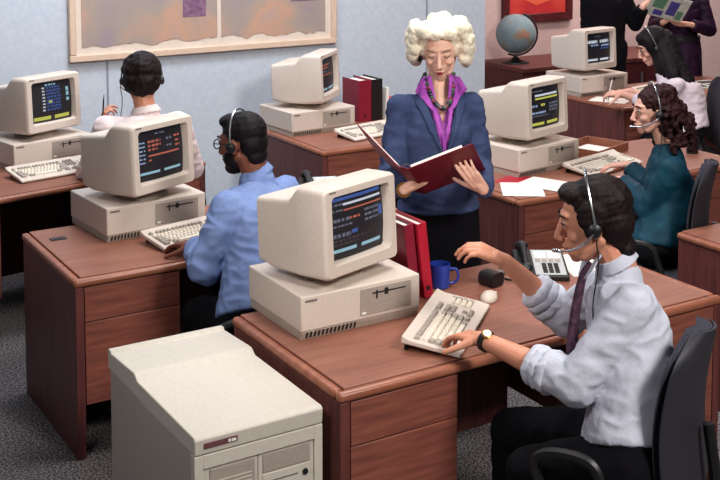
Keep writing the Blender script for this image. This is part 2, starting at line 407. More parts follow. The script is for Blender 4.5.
dup(k2, (3.665, 6.06, .742), 12, 'beige keyboard at the end of the raised red binder cover, by the wall', KG)
dup(k2, (4.275, 4.58, .742), 13, 'beige keyboard under the hands of the woman in teal', KG)
dup(k2, (1.60, 6.075, .742), 11, 'beige keyboard at the far left in front of the shadowed computer', KG)
dup(k2, (6.45, 6.27, .742), 10, 'beige keyboard in front of the long-haired woman in the white top', KG)

# ------------------------------------------------------------------ floor-standing server cabinet
t = thing('server_cabinet', 'large beige floor-standing computer cabinet at the bottom left', 'computer', (1.262, 2.985, 0))
sw, sd, sh = .425, .745, .70
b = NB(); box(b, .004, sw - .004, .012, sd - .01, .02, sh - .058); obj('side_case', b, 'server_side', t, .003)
b = NB()
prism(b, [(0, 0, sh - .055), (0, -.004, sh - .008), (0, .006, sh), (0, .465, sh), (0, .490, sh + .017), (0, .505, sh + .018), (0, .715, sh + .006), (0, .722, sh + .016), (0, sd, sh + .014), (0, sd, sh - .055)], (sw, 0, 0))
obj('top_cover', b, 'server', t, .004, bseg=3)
fr = NB()
for a in ((0, .028, .0, .03, .02, sh - .058), (sw - .028, sw, .0, .03, .02, sh - .058), (.028, sw - .028, 0, .03, sh - .10, sh - .058), (.028, sw - .028, 0, .03, .02, .10)): box(fr, *a)
obj('front_bezel', fr, 'server', t, .002)
b = NB(); box(b, .028, .205, .008, .03, .10, sh - .100); o = obj('drive_bay', b, 'server', t, .002)
b = NB(); box(b, .050, .195, .003, .009, .40, sh - .108); obj('tape_drive', b, 'grey_panel', o, .002)
b = NB()
for k in range(12): box(b, .06, .185, .001, .004, .42 + k * .012, .4235 + k * .012)
obj('drive_louvre', b, 'server', o)
b = NB(); box(b, .209, sw - .028, .008, .03, .10, sh - .100); o = obj('drive_bay', b, 'server', t, .002)
b = NB(); box(b, .222, .383, .004, .009, .535, .592); obj('bay_cover', b, 'grey_panel', o, .002)
b = NB(); box(b, .222, .383, .004, .009, .47, .531); obj('bay_cover', b, 'server', o, .002)
b = NB(); box(b, .225, .34, .0025, .005, .505, .507); obj('drive_slot', b, 'slot', o)
b = NB(); rev(b, (.365, .005, .505), (0, 1, 0), [(-.006, .009), (0, .010)], 16); obj('key_lock', b, 'black', o)
b = NB(); box(b, .222, .383, .004, .009, .14, .465); obj('lower_panel', b, 'server', o, .002)
b = NB(); box(b, .028, .135, -.0055, -.002, sh - .036, sh - .020); o = obj('nameplate', b, 'badge', t, .0005)
b = NB(); box(b, .105, .112, -.0065, -.005, sh - .033, sh - .024); box(b, .115, .130, -.0065, -.005, sh - .033, sh - .025); obj('nameplate_lettering', b, 'paper', o)
for x, y in ((.03, .04), (sw - .06, .04), (.03, sd - .08), (sw - .06, sd - .08)):
    b = NB(); box(b, x, x + .03, y, y + .03, 0, .021); obj('foot', b, 'black', t)

# ------------------------------------------------------------------ pictures, cabinet, globe
def art_mat(name, stops, scale, dist):
    m, tr, bs = base_mat(name, (150, 130, 130), 0.7); n = tr.nodes; L = tr.links
    tc = n.new('ShaderNodeTexCoord'); nz = n.new('ShaderNodeTexNoise'); nz.inputs['Scale'].default_value = scale; nz.inputs['Detail'].default_value = 7; nz.inputs['Distortion'].default_value = dist
    L.new(tc.outputs['Object'], nz.inputs[0]); cr = n.new('ShaderNodeValToRGB'); L.new(nz.outputs[0], cr.inputs[0])
    el = cr.color_ramp.elements
    while len(el) < len(stops): el.new(0.5)
    for e, (p, c) in zip(el, stops): e.position = p; e.color = lin(c)
    L.new(cr.outputs[0], bs.inputs['Base Color']); return m
MT['map_art'] = art_mat('map_art', [(.28, (146, 128, 158)), (.42, (156, 140, 138)), (.52, (162, 146, 136)), (.64, (192, 150, 126)), (.75, (176, 148, 138))], 2.2, .4)
MT['mat_board'] = tex_mat('mat_board', (216, 200, 186), (224, 208, 194), (10, 10, 10), .8)
MT['frame_cream'] = tex_mat('frame_cream', (212, 184, 162), (220, 192, 170), (20, 20, 20), .5)
MT['plum'] = tex_mat('plum', (110, 74, 104), (140, 104, 130), (30, 30, 30), .8)
MT['red_art'] = art_mat('red_art', [(.3, (150, 24, 36)), (.45, (196, 44, 48)), (.6, (216, 84, 60)), (.75, (224, 110, 74))], 1.2, .4)
t = thing('wall_picture', 'wide cream-framed picture in three soft orange and lilac map-like panels', 'picture', (2.24, 7.3, 1.2))
b = NB(); W_, H_ = 1.995, .95
for a in ((0, W_, 0, .045), (0, W_, H_ - .045, H_), (0, .045, .045, H_ - .045), (W_ - .045, W_, .045, H_ - .045)): box(b, a[0], a[1], -.04, -.002, a[2], a[3])
obj('picture_frame', b, 'frame_cream', t, .006)
b = NB(); box(b, .045, W_ - .045, -.018, -.002, .045, H_ - .045); obj('mat_board', b, 'mat_board', t)
for k, (x0, x1) in enumerate(((.085, 1.045), (1.075, 1.905))):
    rnd = random.Random(k + 4); pts = []; n = 26
    for i in range(n + 1): pts.append((x0 + (x1 - x0) * i / n, -.022, .085 + rnd.uniform(0, .022) + .01 * math.sin(i * .8)))
    pts += [(x1, -.022, H_ - .09), (x0, -.022, H_ - .09)]
    b = NB(); prism(b, pts, (0, .004, 0)); pan = obj('map_panel', b, 'map_art', t)
    b = NB(); px = (.79, 1.62)[k]; box(b, px, px + (.17, .23)[k], -.024, -.0221, (.255, .325)[k], .62); obj('plum_block', b, 'plum', pan)
t = thing('wall_picture', 'dark maroon framed red and orange picture above the globe', 'picture', (6.90, 8.7, 1.06), 0)
b = NB(); W_, H_ = .88, .80
for a in ((0, W_, 0, .08), (0, W_, H_ - .08, H_), (0, .08, .08, H_ - .08), (W_ - .08, W_, .08, H_ - .08)): box(b, a[0], a[1], -.04, -.002, a[2], a[3])
obj('picture_frame', b, 'dark_wood', t, .006)
b = NB(); box(b, .08, W_ - .08, -.02, -.002, .08, H_ - .08); o = obj('canvas', b, 'red_art', t)
MT['orange_shape'] = tex_mat('orange_shape', (222, 92, 62), (230, 110, 76), (6, 6, 6), .7)
b = NB(); prism(b, [(.10, -.022, .30), (.42, -.022, .16), (.74, -.022, .24), (.76, -.022, .6), (.12, -.022, .62)], (0, .002, 0)); obj('orange_shape', b, 'orange_shape', o)

t = thing('credenza', 'low dark red wooden cabinet carrying the globe', 'cabinet', (6.58, 7.96, 0))
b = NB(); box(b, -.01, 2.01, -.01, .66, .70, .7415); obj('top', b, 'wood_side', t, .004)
b = NB(); box(b, 0, 2.0, .012, .65, .06, .70); obj('body', b, 'dark_wood', t, .002)
b = NB(); box(b, .03, 1.97, .04, .62, 0, .06); obj('plinth', b, 'black', t)
for k in range(4):
    b = NB(); box(b, .01 + k * .498, .498 + k * .498, -.006, .013, .07, .695); o = obj('door', b, 'dark_wood', t, .002)
    b = NB(); box(b, .44 + k * .498, .46 + k * .498, -.018, -.005, .5, .6); obj('handle', b, 'steel', o)
MT['globe_map'] = art_mat('globe_map', [(.35, (108, 132, 140)), (.56, (124, 144, 150)), (.61, (140, 130, 116)), (.68, (160, 112, 92)), (.78, (180, 164, 134))], 7, .3)
t = thing('globe', 'blue and brown desk globe on a dark stand', 'globe', (6.76, 8.30, .742))
b = NB(); ell(b, (0, 0, .27), (.185, .185, .185), seg=36); obj('sphere', b, 'globe_map', t)
b = NB(); pts = [(.20 * math.sin(a), 0, .27 + .20 * math.cos(a)) for a in [R(20 + 180 * i / 16) for i in range(17)]]
bmesh.ops.transform(b, matrix=M.Identity(4), verts=b.verts[:]); tube(b, pts, .009, 8, False)
for v in b.verts: v.co = M.Rotation(R(-31), 3, 'Z') @ v.co
obj('meridian_arc', b, 'black', t)
b = NB(); rev(b, (0, 0, 0), (0, 0, 1), [(0, .13), (.012, .125), (.03, .05), (.05, .022), (.075, .02)], 24); obj('stand', b, 'black', t)

# ------------------------------------------------------------------ office chairs
def make_chair(label, loc, rz, arms=True):
    """faces -Y locally"""
    t = thing('office_chair', label, 'chair', loc, rz, 'dark office chairs')
    b = NB(); secs = []
    for z, s in ((.42, .86), (.435, .97), (.465, 1.0), (.485, .97), (.492, .86)):
        secs.append([V((p.x * s, p.z * s, z)) for p in rrect(.48, .47, .10, 0, 0, 0)])
    loft_pts(b, secs, True, True); obj('seat', b, 'cloth_chair', t, ang=60)
    def bk(f):
        b = NB(); secs = []
        for i in range(11):
            u = i / 10; z = .53 + .48 * u; w = .43 * (1 - .10 * (2 * u - .9) ** 2) * (1 if u < .8 else math.sqrt(max(0.05, 1 - ((u - .8) / .215) ** 2)))
            yc = .235 + .03 * u - .03 * math.sin(u * 3.1)
            secs.append(f(w, z, yc))
        return b, secs
    def sec(w, z, yc, th=.032, o=0, curve=.045):
        front, back = [], []
        for k in range(9):
            s = -1 + k / 4; y = yc - curve * s * s
            front.append(V((s * w / 2, y - th * (1 - s ** 4) + o, z))); back.append(V((s * w / 2, y + th * .35 * (1 - s ** 4) + .004 + o, z)))
        return front + back[::-1]
    b, s = bk(lambda w, z, y: sec(w, z, y)); loft_pts(b, s, True, True); obj('backrest', b, 'cloth_chair', t, ang=60)
    b, s = bk(lambda w, z, y: sec(w + .018, z, y, .004, .022)); loft_pts(b, s, True, True); obj('back_shell', b, 'plastic_rim', t, ang=60)
    b = NB(); tube(b, [(0, .12, .40), (0, .26, .42), (0, .30, .52), (0, .275, .72)], .018); obj('back_support', b, 'black', t)
    if arms:
        for s in (-1, 1):
            b = NB(); tube(b, [(s * .20, .10, .43), (s * .285, .10, .45), (s * .29, .06, .58), (s * .29, .02, .655), (s * .29, -.10, .655), (s * .285, -.15, .60), (s * .27, -.08, .46), (s * .2, -.02, .43)], .016); obj('armrest', b, 'black', t)
    b = NB(); rev(b, (0, 0, .10), (0, 0, 1), [(0, .035), (.12, .032), (.13, .022), (.33, .022)], 16); obj('column', b, 'black', t)
    for k in range(5):
        a = R(72 * k + 18); dx, dy = math.cos(a), math.sin(a)
        b = NB(); tube(b, [(0, 0, .12), (dx * .15, dy * .15, .105), (dx * .29, dy * .29, .075)], lambda u: .024 - .008 * u, 8); lg = obj('leg', b, 'black', t)
        b = NB(); rev(b, (dx * .29 - dy * .015, dy * .29 + dx * .015, .028), (dy, -dx, 0), [(0, .02), (.004, .027), (.026, .027), (.03, .02)], 14); obj('caster', b, 'black', lg)
    return t
make_chair('dark office chair with looped armrests holding the man in the striped shirt', (2.448, 2.498, 0), -153)
ch = [o for o in C.objects if o.name == 'office_chair'][0]
dup(ch, (1.98, 4.09, 0), -112, 'dark office chair holding the man in the blue shirt')
dup(ch, (4.08, 3.93, 0), -145, 'dark office chair with its tall grey-rimmed back behind the woman in teal')
dup(ch, (6.12, 5.62, 0), -125, 'black office chair behind the long-haired woman in the white top')
dup(ch, (2.13, 5.66, 0), 148.6, 'dark office chair holding the man in the white shirt')


# ------------------------------------------------------------------ people: helpers
def remesh(bm, vox, sm=2, fac=.5):
    me = bpy.data.meshes.new('tmp'); bmesh.ops.recalc_face_normals(bm, faces=bm.faces[:]); bm.to_mesh(me); bm.free()
    o = bpy.data.objects.new('tmp', me); C.objects.link(o)
    md = o.modifiers.new('r', 'REMESH'); md.mode = 'VOXEL'; md.voxel_size = vox
    if sm: m2 = o.modifiers.new('s', 'SMOOTH'); m2.iterations = sm; m2.factor = fac
    dg = bpy.context.evaluated_depsgraph_get(); dg.update()
    out = bpy.data.meshes.new_from_object(o.evaluated_get(dg)); bpy.data.objects.remove(o); bpy.data.meshes.remove(me)
    return out
def wrinkle(me, amp, sc=(9, 9, 16), seed=0, ridge=True, fr=None):
    me.update(); nr = [v.normal.copy() for v in me.vertices]; off = V((seed * 3.7, seed * 1.3, seed * 2.1))
    for v, n in zip(me.vertices, nr):
        q = fr @ v.co if fr else v.co
        q = V((q.x * sc[0], q.y * sc[1], q.z * sc[2])) + off
        k = noise.noise(q) + .5 * noise.noise(q * 2.1)
        if ridge: k = 1 - 2 * abs(k)
        v.co = v.co + n * amp * k
def cut(me, pred):
    bm = NB(); bm.from_mesh(me)
    bmesh.ops.delete(bm, geom=[f for f in bm.faces if pred(f.calc_center_median())], context='FACES')
    bm.to_mesh(me); bm.free()
def mobj(name, me, mats, root, thick=0, label=None):
    """a world-space mesh made a child of root"""
    me.transform(M.Translation(-V(root.location)))
    me.name = name
    me.materials.clear()
    finish_mesh(me, mats if isinstance(mats, (list, tuple)) else [mats], True, 180)
    o = bpy.data.objects.new(name, me); C.objects.link(o); o.parent = root
    if thick: md = o.modifiers.new('solid', 'SOLIDIFY'); md.thickness = thick; md.offset = -1
    if label: o['label'] = label
    return o
def wobj(name, bm, mats, root, parent=None, bevel=0, ang=40, label=None):
    bmesh.ops.transform(bm, matrix=M.Translation(-V(root.location)), verts=bm.verts[:])
    return obj(name, bm, mats, parent or root, bevel, ang=ang, label=label)
def orth(d, n):
    d = V(d).normalized(); n = V(n); n = (n - d * n.dot(d)).normalized(); return d, n, d.cross(n)
FL = [(.040, .024, .020), (.044, .027, .021), (.041, .025, .020), (.032, .019, .017)]
def hand(bm, w, d, n, side, curl=(.3, .35, .4, .5), thumb=.3, s=1.0, spread=.10):
    """w wrist, d finger direction, n the way the palm faces, side +1 = left hand"""
    d, n, t = orth(d, n)
    t = t * side          # thumb side
    w = V(w)
    lat = (.028, .0095, -.0095, -.027)
    for i, l in enumerate(lat):
        cap(bm, w + (d * .004 + t * l * .62) * s, w + (d * .080 + t * l) * s, .0145 * s, .0115 * s, 10)
        p = w + (d * (.086 - .004 * abs(i - 1)) + t * l) * s; a = 0
        fd = (d + t * (l * spread * 30)).normalized()
        rr = (.0094, .0096, .009, .0080)[i] * s
        for j, L in enumerate(FL[i]):
            a += curl[i] * (.9, 1.1, .7)[j]
            q = p + (fd * math.cos(a) + n * math.sin(a)) * L * s
            cap(bm, p, q, rr * (1 - .09 * j), rr * (1 - .09 * (j + 1)), 9); p = q
    p = w + (d * .018 + t * .026 + n * .006) * s
    cap(bm, w + d * .01 * s, p, .016 * s, .016 * s, 10)
    td = (t * .72 + d * .62 + n * (.25 + thumb * .5)).normalized()
    for L, r0, r1, bend in ((.040, .0155, .0115, 0), (.032, .0115, .0102, .35), (.024, .0102, .0085, .25)):
        td = (td + d * bend * .7 + n * bend * thumb).normalized(); q = p + td * L * s; cap(bm, p, q, r0 * s, r1 * s, 10); p = q
def head_frame(c, f, roll=0, hs=1.0):
    f = V(f).normalized(); u = V((0, 0, 1)); u = (u - f * u.dot(f)).normalized(); l = u.cross(f)
    if roll: q = M.Rotation(R(roll), 3, f); u = q @ u; l = q @ l
    m = M((f, l, u)).transposed().to_4x4(); return M.Translation(V(c)) @ m @ M.Scale(hs, 4)
def head(bm, Hm, fem=False, beard=False):
    jw = .90 if fem else 1.0
    rot = Hm.to_3x3(); q = rot
    def E(c, r): ell(bm, Hm @ V(c), r, rot, 18)
    def K(a, b, ra, rb): cap(bm, Hm @ V(a), Hm @ V(b), ra * hs, rb * hs, 10)
    hs = rot.col[0].length
    E((-.012, 0, .032), (.093, .074, .086)); E((.028, 0, .010), (.060, .066, .072))
    E((.030, 0, -.045), (.052, .055 * jw, .060)); E((.040, 0, -.078), (.040, .042 * jw * jw, .034))
    E((.066, 0, -.096), (.019, .021, .016)); E((.070, 0, .036), (.020, .050, .014))
    for s in (1, -1):
        E((.055, s * .040, -.022), (.026, .020, .022)); E((-.004, s * .074, -.006), (.018, .010, .030)); E((-.002, s * .080, .010), (.014, .008, .014))
        K((-.01, s * .05, -.045), (.045, s * .034, -.085), .018, .016)
        E((.100, s * .0115, -.034), (.010, .008, .0075))
        E((.074, s * .031, .0125), (.012, .017, .011))
    K((.082, 0, .026), (.108, 0, -.026), .0085, .0115); E((.111, 0, -.029), (.0105, .0105, .009))
    E((.080, 0, -.056), (.016, .026, .018)); E((.0935, 0, -.0575), (.0085, .021, .0055)); E((.091, 0, -.0680), (.0085, .018, .006))
    E((.076, 0, -.083), (.014, .02, .011))
def jdict(J):
    for k, v in list(J.items()):
        if isinstance(v, tuple) and len(v) == 3 and not isinstance(v[0], tuple): J[k] = V(v)
    return J
def torso_rings(J, off, t0=-.10, t1=1.0, wide=1.0, deep=1.0, extra=None, fem=False):
    Pv, N = J['pelvis'], J['neck']; sm = (J['sl'] + J['sr']) / 2
    lat0 = J.get('hiplat', (J['sl'] - J['sr'])).normalized(); lat1 = (J['sl'] - J['sr']).normalized()
    A = [(-.25, .150, .115), (0, .168, .125), (.22, .150, .112), (.5, .158, .118), (.78, .168, .118), (.92, .150, .100), (1.0, .115, .082)]
    if fem: A = [(-.25, .155, .115), (0, .165, .120), (.25, .128, .100), (.5, .135, .112), (.72, .150, .125), (.92, .132, .088), (1.0, .10, .072)]
    bend = J.get('bend', 0.0); rings = []; top = sm + (N - sm) * .35
    f0 = lat0.cross(V((0, 0, 1)))
    n = 22
    for i in range(n + 1):
        t = t0 + (t1 - t0) * i / n
        for (ta, a0, b0), (tb, a1, b1) in zip(A, A[1:]):
            if ta <= t <= tb + 1e-6: s = (t - ta) / (tb - ta); a = a0 + (a1 - a0) * s; b_ = b0 + (b1 - b0) * s; break
        lat = (lat0 * (1 - t) + lat1 * t).normalized(); ax = (top - Pv).normalized(); lat = (lat - ax * lat.dot(ax)).normalized()
        fw = lat.cross(ax)     # forward for lat pointing to the left
        c = Pv + (top - Pv) * t - fw * bend * math.sin(math.pi * min(1, max(0, t)))
        k = extra(t) if extra else 0
        rings.append((c, lat * (a * wide + off + k), fw * (b_ * deep + off + k)))
    return rings
def limb(bm, a, b, ra, rb): cap(bm, a, b, ra, rb, 16)
def frustum(bm, a, b, ra, rb, seg=20):
    a, b = V(a), V(b); L = (b - a).length; rev(bm, a, b - a, [(0, ra), (L, rb)], seg)
def build_body(root, J, Hm, skin, vox=.0038, fem=False, thin=1.0, lips=None):
    b = NB(); head(b, Hm, fem)
    hb = Hm @ V((-.018, 0, -.055)); nr = .043 if fem else .054
    cap(b, hb, J['neck'], nr, nr * 1.08); cap(b, J['neck'], (J['sl'] + J['sr']) / 2 - V((0, 0, .03)), nr * 1.08, .075)
    loft(b, torso_rings(J, -.012, fem=fem))
    k = .86 * thin if fem else 1.0 * thin
    for s in 'lr':
        S_, E_, W_ = J['s' + s], J['e' + s], J['w' + s]
        limb(b, (J['sl'] + J['sr']) / 2 - V((0, 0, .03)), S_, .055, .050 * k); limb(b, S_, E_, .050 * k, .041 * k)
        m = E_ + (W_ - E_) * .3; limb(b, E_, m, .042 * k, .043 * k); limb(b, m, W_, .043 * k, .026 * k)
        h = J.get('h' + s + 'and')
        if h:
            dd, nn, cu, th = h
            hand(b, W_ + (V(dd).normalized()) * .012, dd, nn, 1 if s == 'l' else -1, cu, th, .92 if fem else 1.0)
            cap(b, W_, W_ + V(dd).normalized() * .03, .026 * k, .024 * k, 12)
        K_, A_ = J['k' + s], J['a' + s]; hp_ = J['hip' + s]
        limb(b, hp_, K_, .075 * k, .052 * k); limb(b, K_, K_ + (A_ - K_) * .35, .050 * k, .050 * k); limb(b, K_ + (A_ - K_) * .35, A_, .050 * k, .034 * k)
        td = J['toe']; cap(b, A_ - V((0, 0, .03)), A_ + V(td) * .15 - V((0, 0, .045)), .034, .026)
    me = remesh(b, vox, 2, .45)
    o = mobj('body', me, [skin] + ([lips] if lips else []), root)
    if lips:
        inv = Hm.inverted() @ M.Translation(V(root.location))
        for p in me.polygons:
            q = inv @ p.center
            if q.x > .085 and abs(q.y) < .021 and abs(q.z + .0628) < .0085 * (1 - (abs(q.y) / .03)): p.material_index = 1
    return o
def setup_legs(J):
    lat = J.get('hiplat', J['sl'] - J['sr']).normalized()
    J['hipl'] = J['pelvis'] + lat * .09; J['hipr'] = J['pelvis'] - lat * .09
    return J
def trousers(root, J, mat, seed=0, k=1.0):
    b = NB(); loft(b, torso_rings(J, -.002, -.12, .16))
    for s in 'lr':
        limb(b, J['hip' + s], J['k' + s], .098 * k, .072 * k); K_, A_ = J['k' + s], J['a' + s]
        limb(b, K_, K_ + (A_ - K_) * .4, .070, .068); frustum(b, K_ + (A_ - K_) * .3, A_ + (A_ - K_).normalized() * .02, .068, .056)
    me = remesh(b, .009, 2); wrinkle(me, .004, (10, 10, 10), seed); return mobj('trousers', me, mat, root)
def shoes(root, J, mat='black', heel=0):
    for s in 'lr':
        b = NB(); A_ = V(J['a' + s]); td = V(J['toe']); td.z = 0; td.normalize(); A_.z -= .01
        cap(b, A_ - V((0, 0, .02)), A_ - td * .03 - V((0, 0, .045)), .042, .034); cap(b, A_ - td * .03 - V((0, 0, .048)), A_ + td * .17 - V((0, 0, .055)), .038, .034)
        me = remesh(b, .008, 2); z0 = A_.z - .078
        for v in me.vertices: v.co.z = max(v.co.z, z0)
        mobj('shoe', me, mat, root)
def top_garment(root, J, mat, name='shirt', off=.016, sleeve=(.066, .060, .056), arm_end=(1, 1), seed=1, fem=False, amp=.005, t0=0.02, blouse=None, vox=.0065, vneck=None, wide=1, deep=1, shoulder=.066, ret=False, thick=0, sc=(9, 9, 16)):
    b = NB(); loft(b, torso_rings(J, off, t0, 1.0, wide, deep, blouse, fem))
    mid = (J['sl'] + J['sr']) / 2 - V((0, 0, .03))
    cap(b, mid, J['neck'] - (J['neck'] - mid) * .25, .078 + off, .062 + off)
    for i, s in enumerate('lr'):
        S_, E_, W_ = J['s' + s], J['e' + s], J['w' + s]
        limb(b, mid, S_, .060 + off, shoulder); limb(b, S_, E_, sleeve[0], sleeve[1])
        if arm_end[i] > 0: 
            e = E_ + (W_ - E_) * arm_end[i]; frustum(b, E_, e, sleeve[1], sleeve[2]); ell(b, E_, (sleeve[1],) * 3)
    me = remesh(b, vox, 3); wrinkle(me, amp, sc, seed)
    if vneck: cut(me, vneck)
    if ret: return me
    return mobj(name, me, mat, root, thick)
def chest_frame(J):
    l = (J['sl'] - J['sr']).normalized(); N = J['neck']; ax = (N - J['pelvis']).normalized(); u = (ax - l * ax.dot(l)).normalized(); f = l.cross(u)
    m = M((f, l, u)).transposed().to_4x4(); return M.Translation(N) @ m
def patch(me_src, F, poly, off, thick=.004, name='x'):
    """polygon in the chest frame (l, u) laid on the garment surface"""
    bm = NB(); vs = [bm.verts.new(V((.0, p[0], p[1]))) for p in poly]; bm.faces.new(vs)
    bmesh.ops.triangulate(bm, faces=bm.faces[:])
    for _ in range(3): bmesh.ops.subdivide_edges(bm, edges=[e for e in bm.edges if e.calc_length() > .018], cuts=1, use_grid_fill=False); bmesh.ops.triangulate(bm, faces=bm.faces[:])
    s = NB(); s.from_mesh(me_src); bv = BVHTree.FromBMesh(s); s.free()
    d = -(F.to_3x3().col[0])
    for v in bm.verts:
        o = F @ V((.5, v.co.y, v.co.z)); h = bv.ray_cast(o, d)
        v.co = (h[0] if h[0] is not None else F @ V((.08, v.co.y, v.co.z))) - d * off
    for _ in range(3):
        bmesh.ops.smooth_vert(bm, verts=bm.verts[:], factor=.5, use_axis_x=True, use_axis_y=True, use_axis_z=True)
    g = bmesh.ops.extrude_face_region(bm, geom=bm.faces[:]); bmesh.ops.translate(bm, vec=-d * thick, verts=[x for x in g['geom'] if isinstance(x, bmesh.types.BMVert)])
    return bm
def hair_mesh(root, Hm, blobs, mat, vox=.006, amp=.004, sc=(60, 60, 25), seed=0, caps_=(), ridge=True, cutp=None, sm=1):
    b = NB(); rot = Hm.to_3x3()
    for c, r in blobs: ell(b, Hm @ V(c), r, rot, 16)
    for a, e, ra, rb in caps_: cap(b, Hm @ V(a), Hm @ V(e), ra, rb, 12)
    me = remesh(b, vox, sm); wrinkle(me, amp, sc, seed, ridge, Hm.inverted())
    if cutp:
        inv = Hm.inverted(); cut(me, lambda p: cutp(inv @ p))
    return mobj('hair', me, mat, root)
def eyes(root, Hm, iris=(60, 45, 35), closed=False, brow='hair_dark', skin=None, only=None):
    for s in (1, -1):
        if only and s != only: continue
        b = NB()
        if not closed:
            ell(b, Hm @ V((.0765, s * .0315, .0115)), (.0108,) * 3, None, 14); e = wobj('eye', b, 'eye_white', root)
            b = NB(); ell(b, Hm @ V((.0852, s * .0315, .0115)), (.003, .0062, .0062), Hm.to_3x3(), 10); wobj('iris', b, 'iris', root, e)
        b = NB(); tube(b, [Hm @ V(p) for p in ((.076, s * .046, .012), (.0875, s * .038, .0155 - .009 * closed), (.0905, s * .030, .0165 - .011 * closed), (.086, s * .020, .012))], .0016 if closed else .002, 6); wobj('eyelash', b, 'black', root)
        b = NB(); tube(b, [Hm @ V(p) for p in ((.074, s * .052, .034), (.088, s * .038, .040), (.093, s * .020, .037))], lambda u: .0022 + .002 * u, 6); wobj('eyebrow', b, brow, root)
def headset(root, Hm, side=1, r=.112, boom=True, up=.10, band='steel', back=0.0, w=.088, yo=0):
    pts = [(-.005 - back * math.sin(R(a)), w * math.cos(R(a)), -.0 + (up + .035) * math.sin(R(a))) for a in range(0, 181, 15)]
    b = NB(); tube(b, [Hm @ V(p) for p in pts], .0045, 8, False); h = wobj('headset', b, band, root)
    for s in (1, -1):
        b = NB(); rev(b, Hm @ V((0, s * (w - .012), -.004)), Hm.to_3x3() @ V((0, s, 0)), [(0, .019), (.004, .023), (.014, .022), (.020, .014), (.023, .0)], 18); wobj('ear_cushion', b, 'black', root, h)
    if boom:
        b = NB(); tube(b, [Hm @ V(p) for p in ((.0, side * (w + .006), -.006), (.035, side * (w + .0), -.035), (.08, side * .06, -.058), (.118, side * .028, -.062))], .0032, 8)
        cap(b, Hm @ V((.112, side * .034, -.062)), Hm @ V((.128, side * .022, -.062)), .006, .006); wobj('microphone_boom', b, 'steel', root, h)
        b = NB(); q = Hm @ V((0, side * (w + .004), -.03)); tube(b, [q, q + V((.01, .0, -.08)), q + V((0, .01, -.2)), q + V((.0, .0, -.30))], .0022, 6); wobj('headset_cord', b, 'black', root, h)
    return h
def skin_mat(name, c1, c2):
    m = tex_mat(name, c1, c2, (14, 14, 14), .48, 4, .05, 220)
    b = m.node_tree.nodes['Principled BSDF']; b.inputs['Subsurface Weight'].default_value = .05; b.inputs['Subsurface Radius'].default_value = (.02, .008, .004); b.inputs['Subsurface Scale'].default_value = .3
    return m
MT['skin_light'] = skin_mat('skin_light', (228, 176, 154), (236, 188, 166))
MT['skin_warm'] = skin_mat('skin_warm', (208, 140, 112), (216, 150, 122))
MT['skin_dark'] = skin_mat('skin_dark', (118, 66, 50), (130, 76, 56))
MT['skin_rosy'] = skin_mat('skin_rosy', (214, 158, 140), (222, 170, 150))
MT['lips'] = base_mat('lips', (150, 52, 58), .4)[0]; MT['lips_nat'] = base_mat('lips_nat', (168, 98, 84), .5)[0]
MT['eye_white'] = base_mat('eye_white', (225, 220, 215), .2)[0]; MT['iris'] = base_mat('iris', (48, 34, 28), .1)[0]
def hair_mat(name, c1, c2, rough=.6): return tex_mat(name, c1, c2, (170, 170, 40), rough, 3, .2, spec=.18)
MT['hair_dark'] = hair_mat('hair_dark', (14, 8, 10), (34, 20, 20))
MT['hair_black'] = hair_mat('hair_black', (12, 9, 12), (26, 18, 22))
MT['hair_curly'] = hair_mat('hair_curly', (26, 10, 14), (58, 26, 28))
MT['hair_white'] = hair_mat('hair_white', (226, 212, 184), (244, 236, 216), .6)
def stripe_shirt():
    m, t, b = base_mat('shirt_stripe', (190, 194, 208), .8); n = t.nodes; L = t.links
    tc = n.new('ShaderNodeTexCoord'); mp = n.new('ShaderNodeMapping'); mp.inputs['Rotation'].default_value = (0, R(12), R(30)); L.new(tc.outputs['Object'], mp.inputs[0])
    wv = n.new('ShaderNodeTexWave'); wv.inputs['Scale'].default_value = 60; wv.inputs['Distortion'].default_value = .6; wv.inputs['Detail'].default_value = 1; L.new(mp.outputs[0], wv.inputs[0])
    cr = n.new('ShaderNodeValToRGB'); cr.color_ramp.elements[0].position = .12; cr.color_ramp.elements[1].position = .3
    cr.color_ramp.elements[0].color = lin((172, 176, 196)); cr.color_ramp.elements[1].color = lin((202, 204, 216)); L.new(wv.outputs[0], cr.inputs[0]); L.new(cr.outputs[0], b.inputs['Base Color'])
    nb = n.new('ShaderNodeTexNoise'); nb.inputs['Scale'].default_value = 26; nb.inputs['Detail'].default_value = 3; L.new(tc.outputs['Object'], nb.inputs[0])
    bp = n.new('ShaderNodeBump'); bp.inputs['Strength'].default_value = .35; bp.inputs['Distance'].default_value = .01; L.new(nb.outputs[0], bp.inputs['Height']); L.new(bp.outputs[0], b.inputs['Normal'])
    return m
MT['shirt_stripe'] = stripe_shirt()
cloth = lambda nme, c1, c2, r=.9, bp=.3, bs=22: tex_mat(nme, c1, c2, (12, 12, 12), r, 3, bp, bs, spec=.15)
MT['shirt_blue'] = cloth('shirt_blue', (116, 136, 184), (126, 146, 192))
MT['shirt_white'] = cloth('shirt_white', (226, 206, 206), (236, 218, 216))
MT['blouse_white'] = cloth('blouse_white', (216, 200, 210), (228, 212, 220))
MT['blouse_teal'] = cloth('blouse_teal', (12, 48, 64), (18, 62, 78), .6)
MT['jacket_blue'] = cloth('jacket_blue', (52, 62, 94), (62, 74, 108), .85, .2, 60)
MT['blouse_purple'] = cloth('blouse_purple', (158, 70, 168), (172, 84, 180), .5)
MT['cloth_black'] = cloth('cloth_black', (9, 8, 13), (14, 12, 18), 1.0, .2, 30)
MT['cloth_navy'] = cloth('cloth_navy', (18, 18, 30), (26, 26, 40), .9, .2, 30)
MT['tie'] = tex_mat('tie', (44, 22, 34), (92, 60, 80), (60, 60, 60), .5)
MT['hair_brow'] = base_mat('hair_brow', (150, 120, 100), .7)[0]
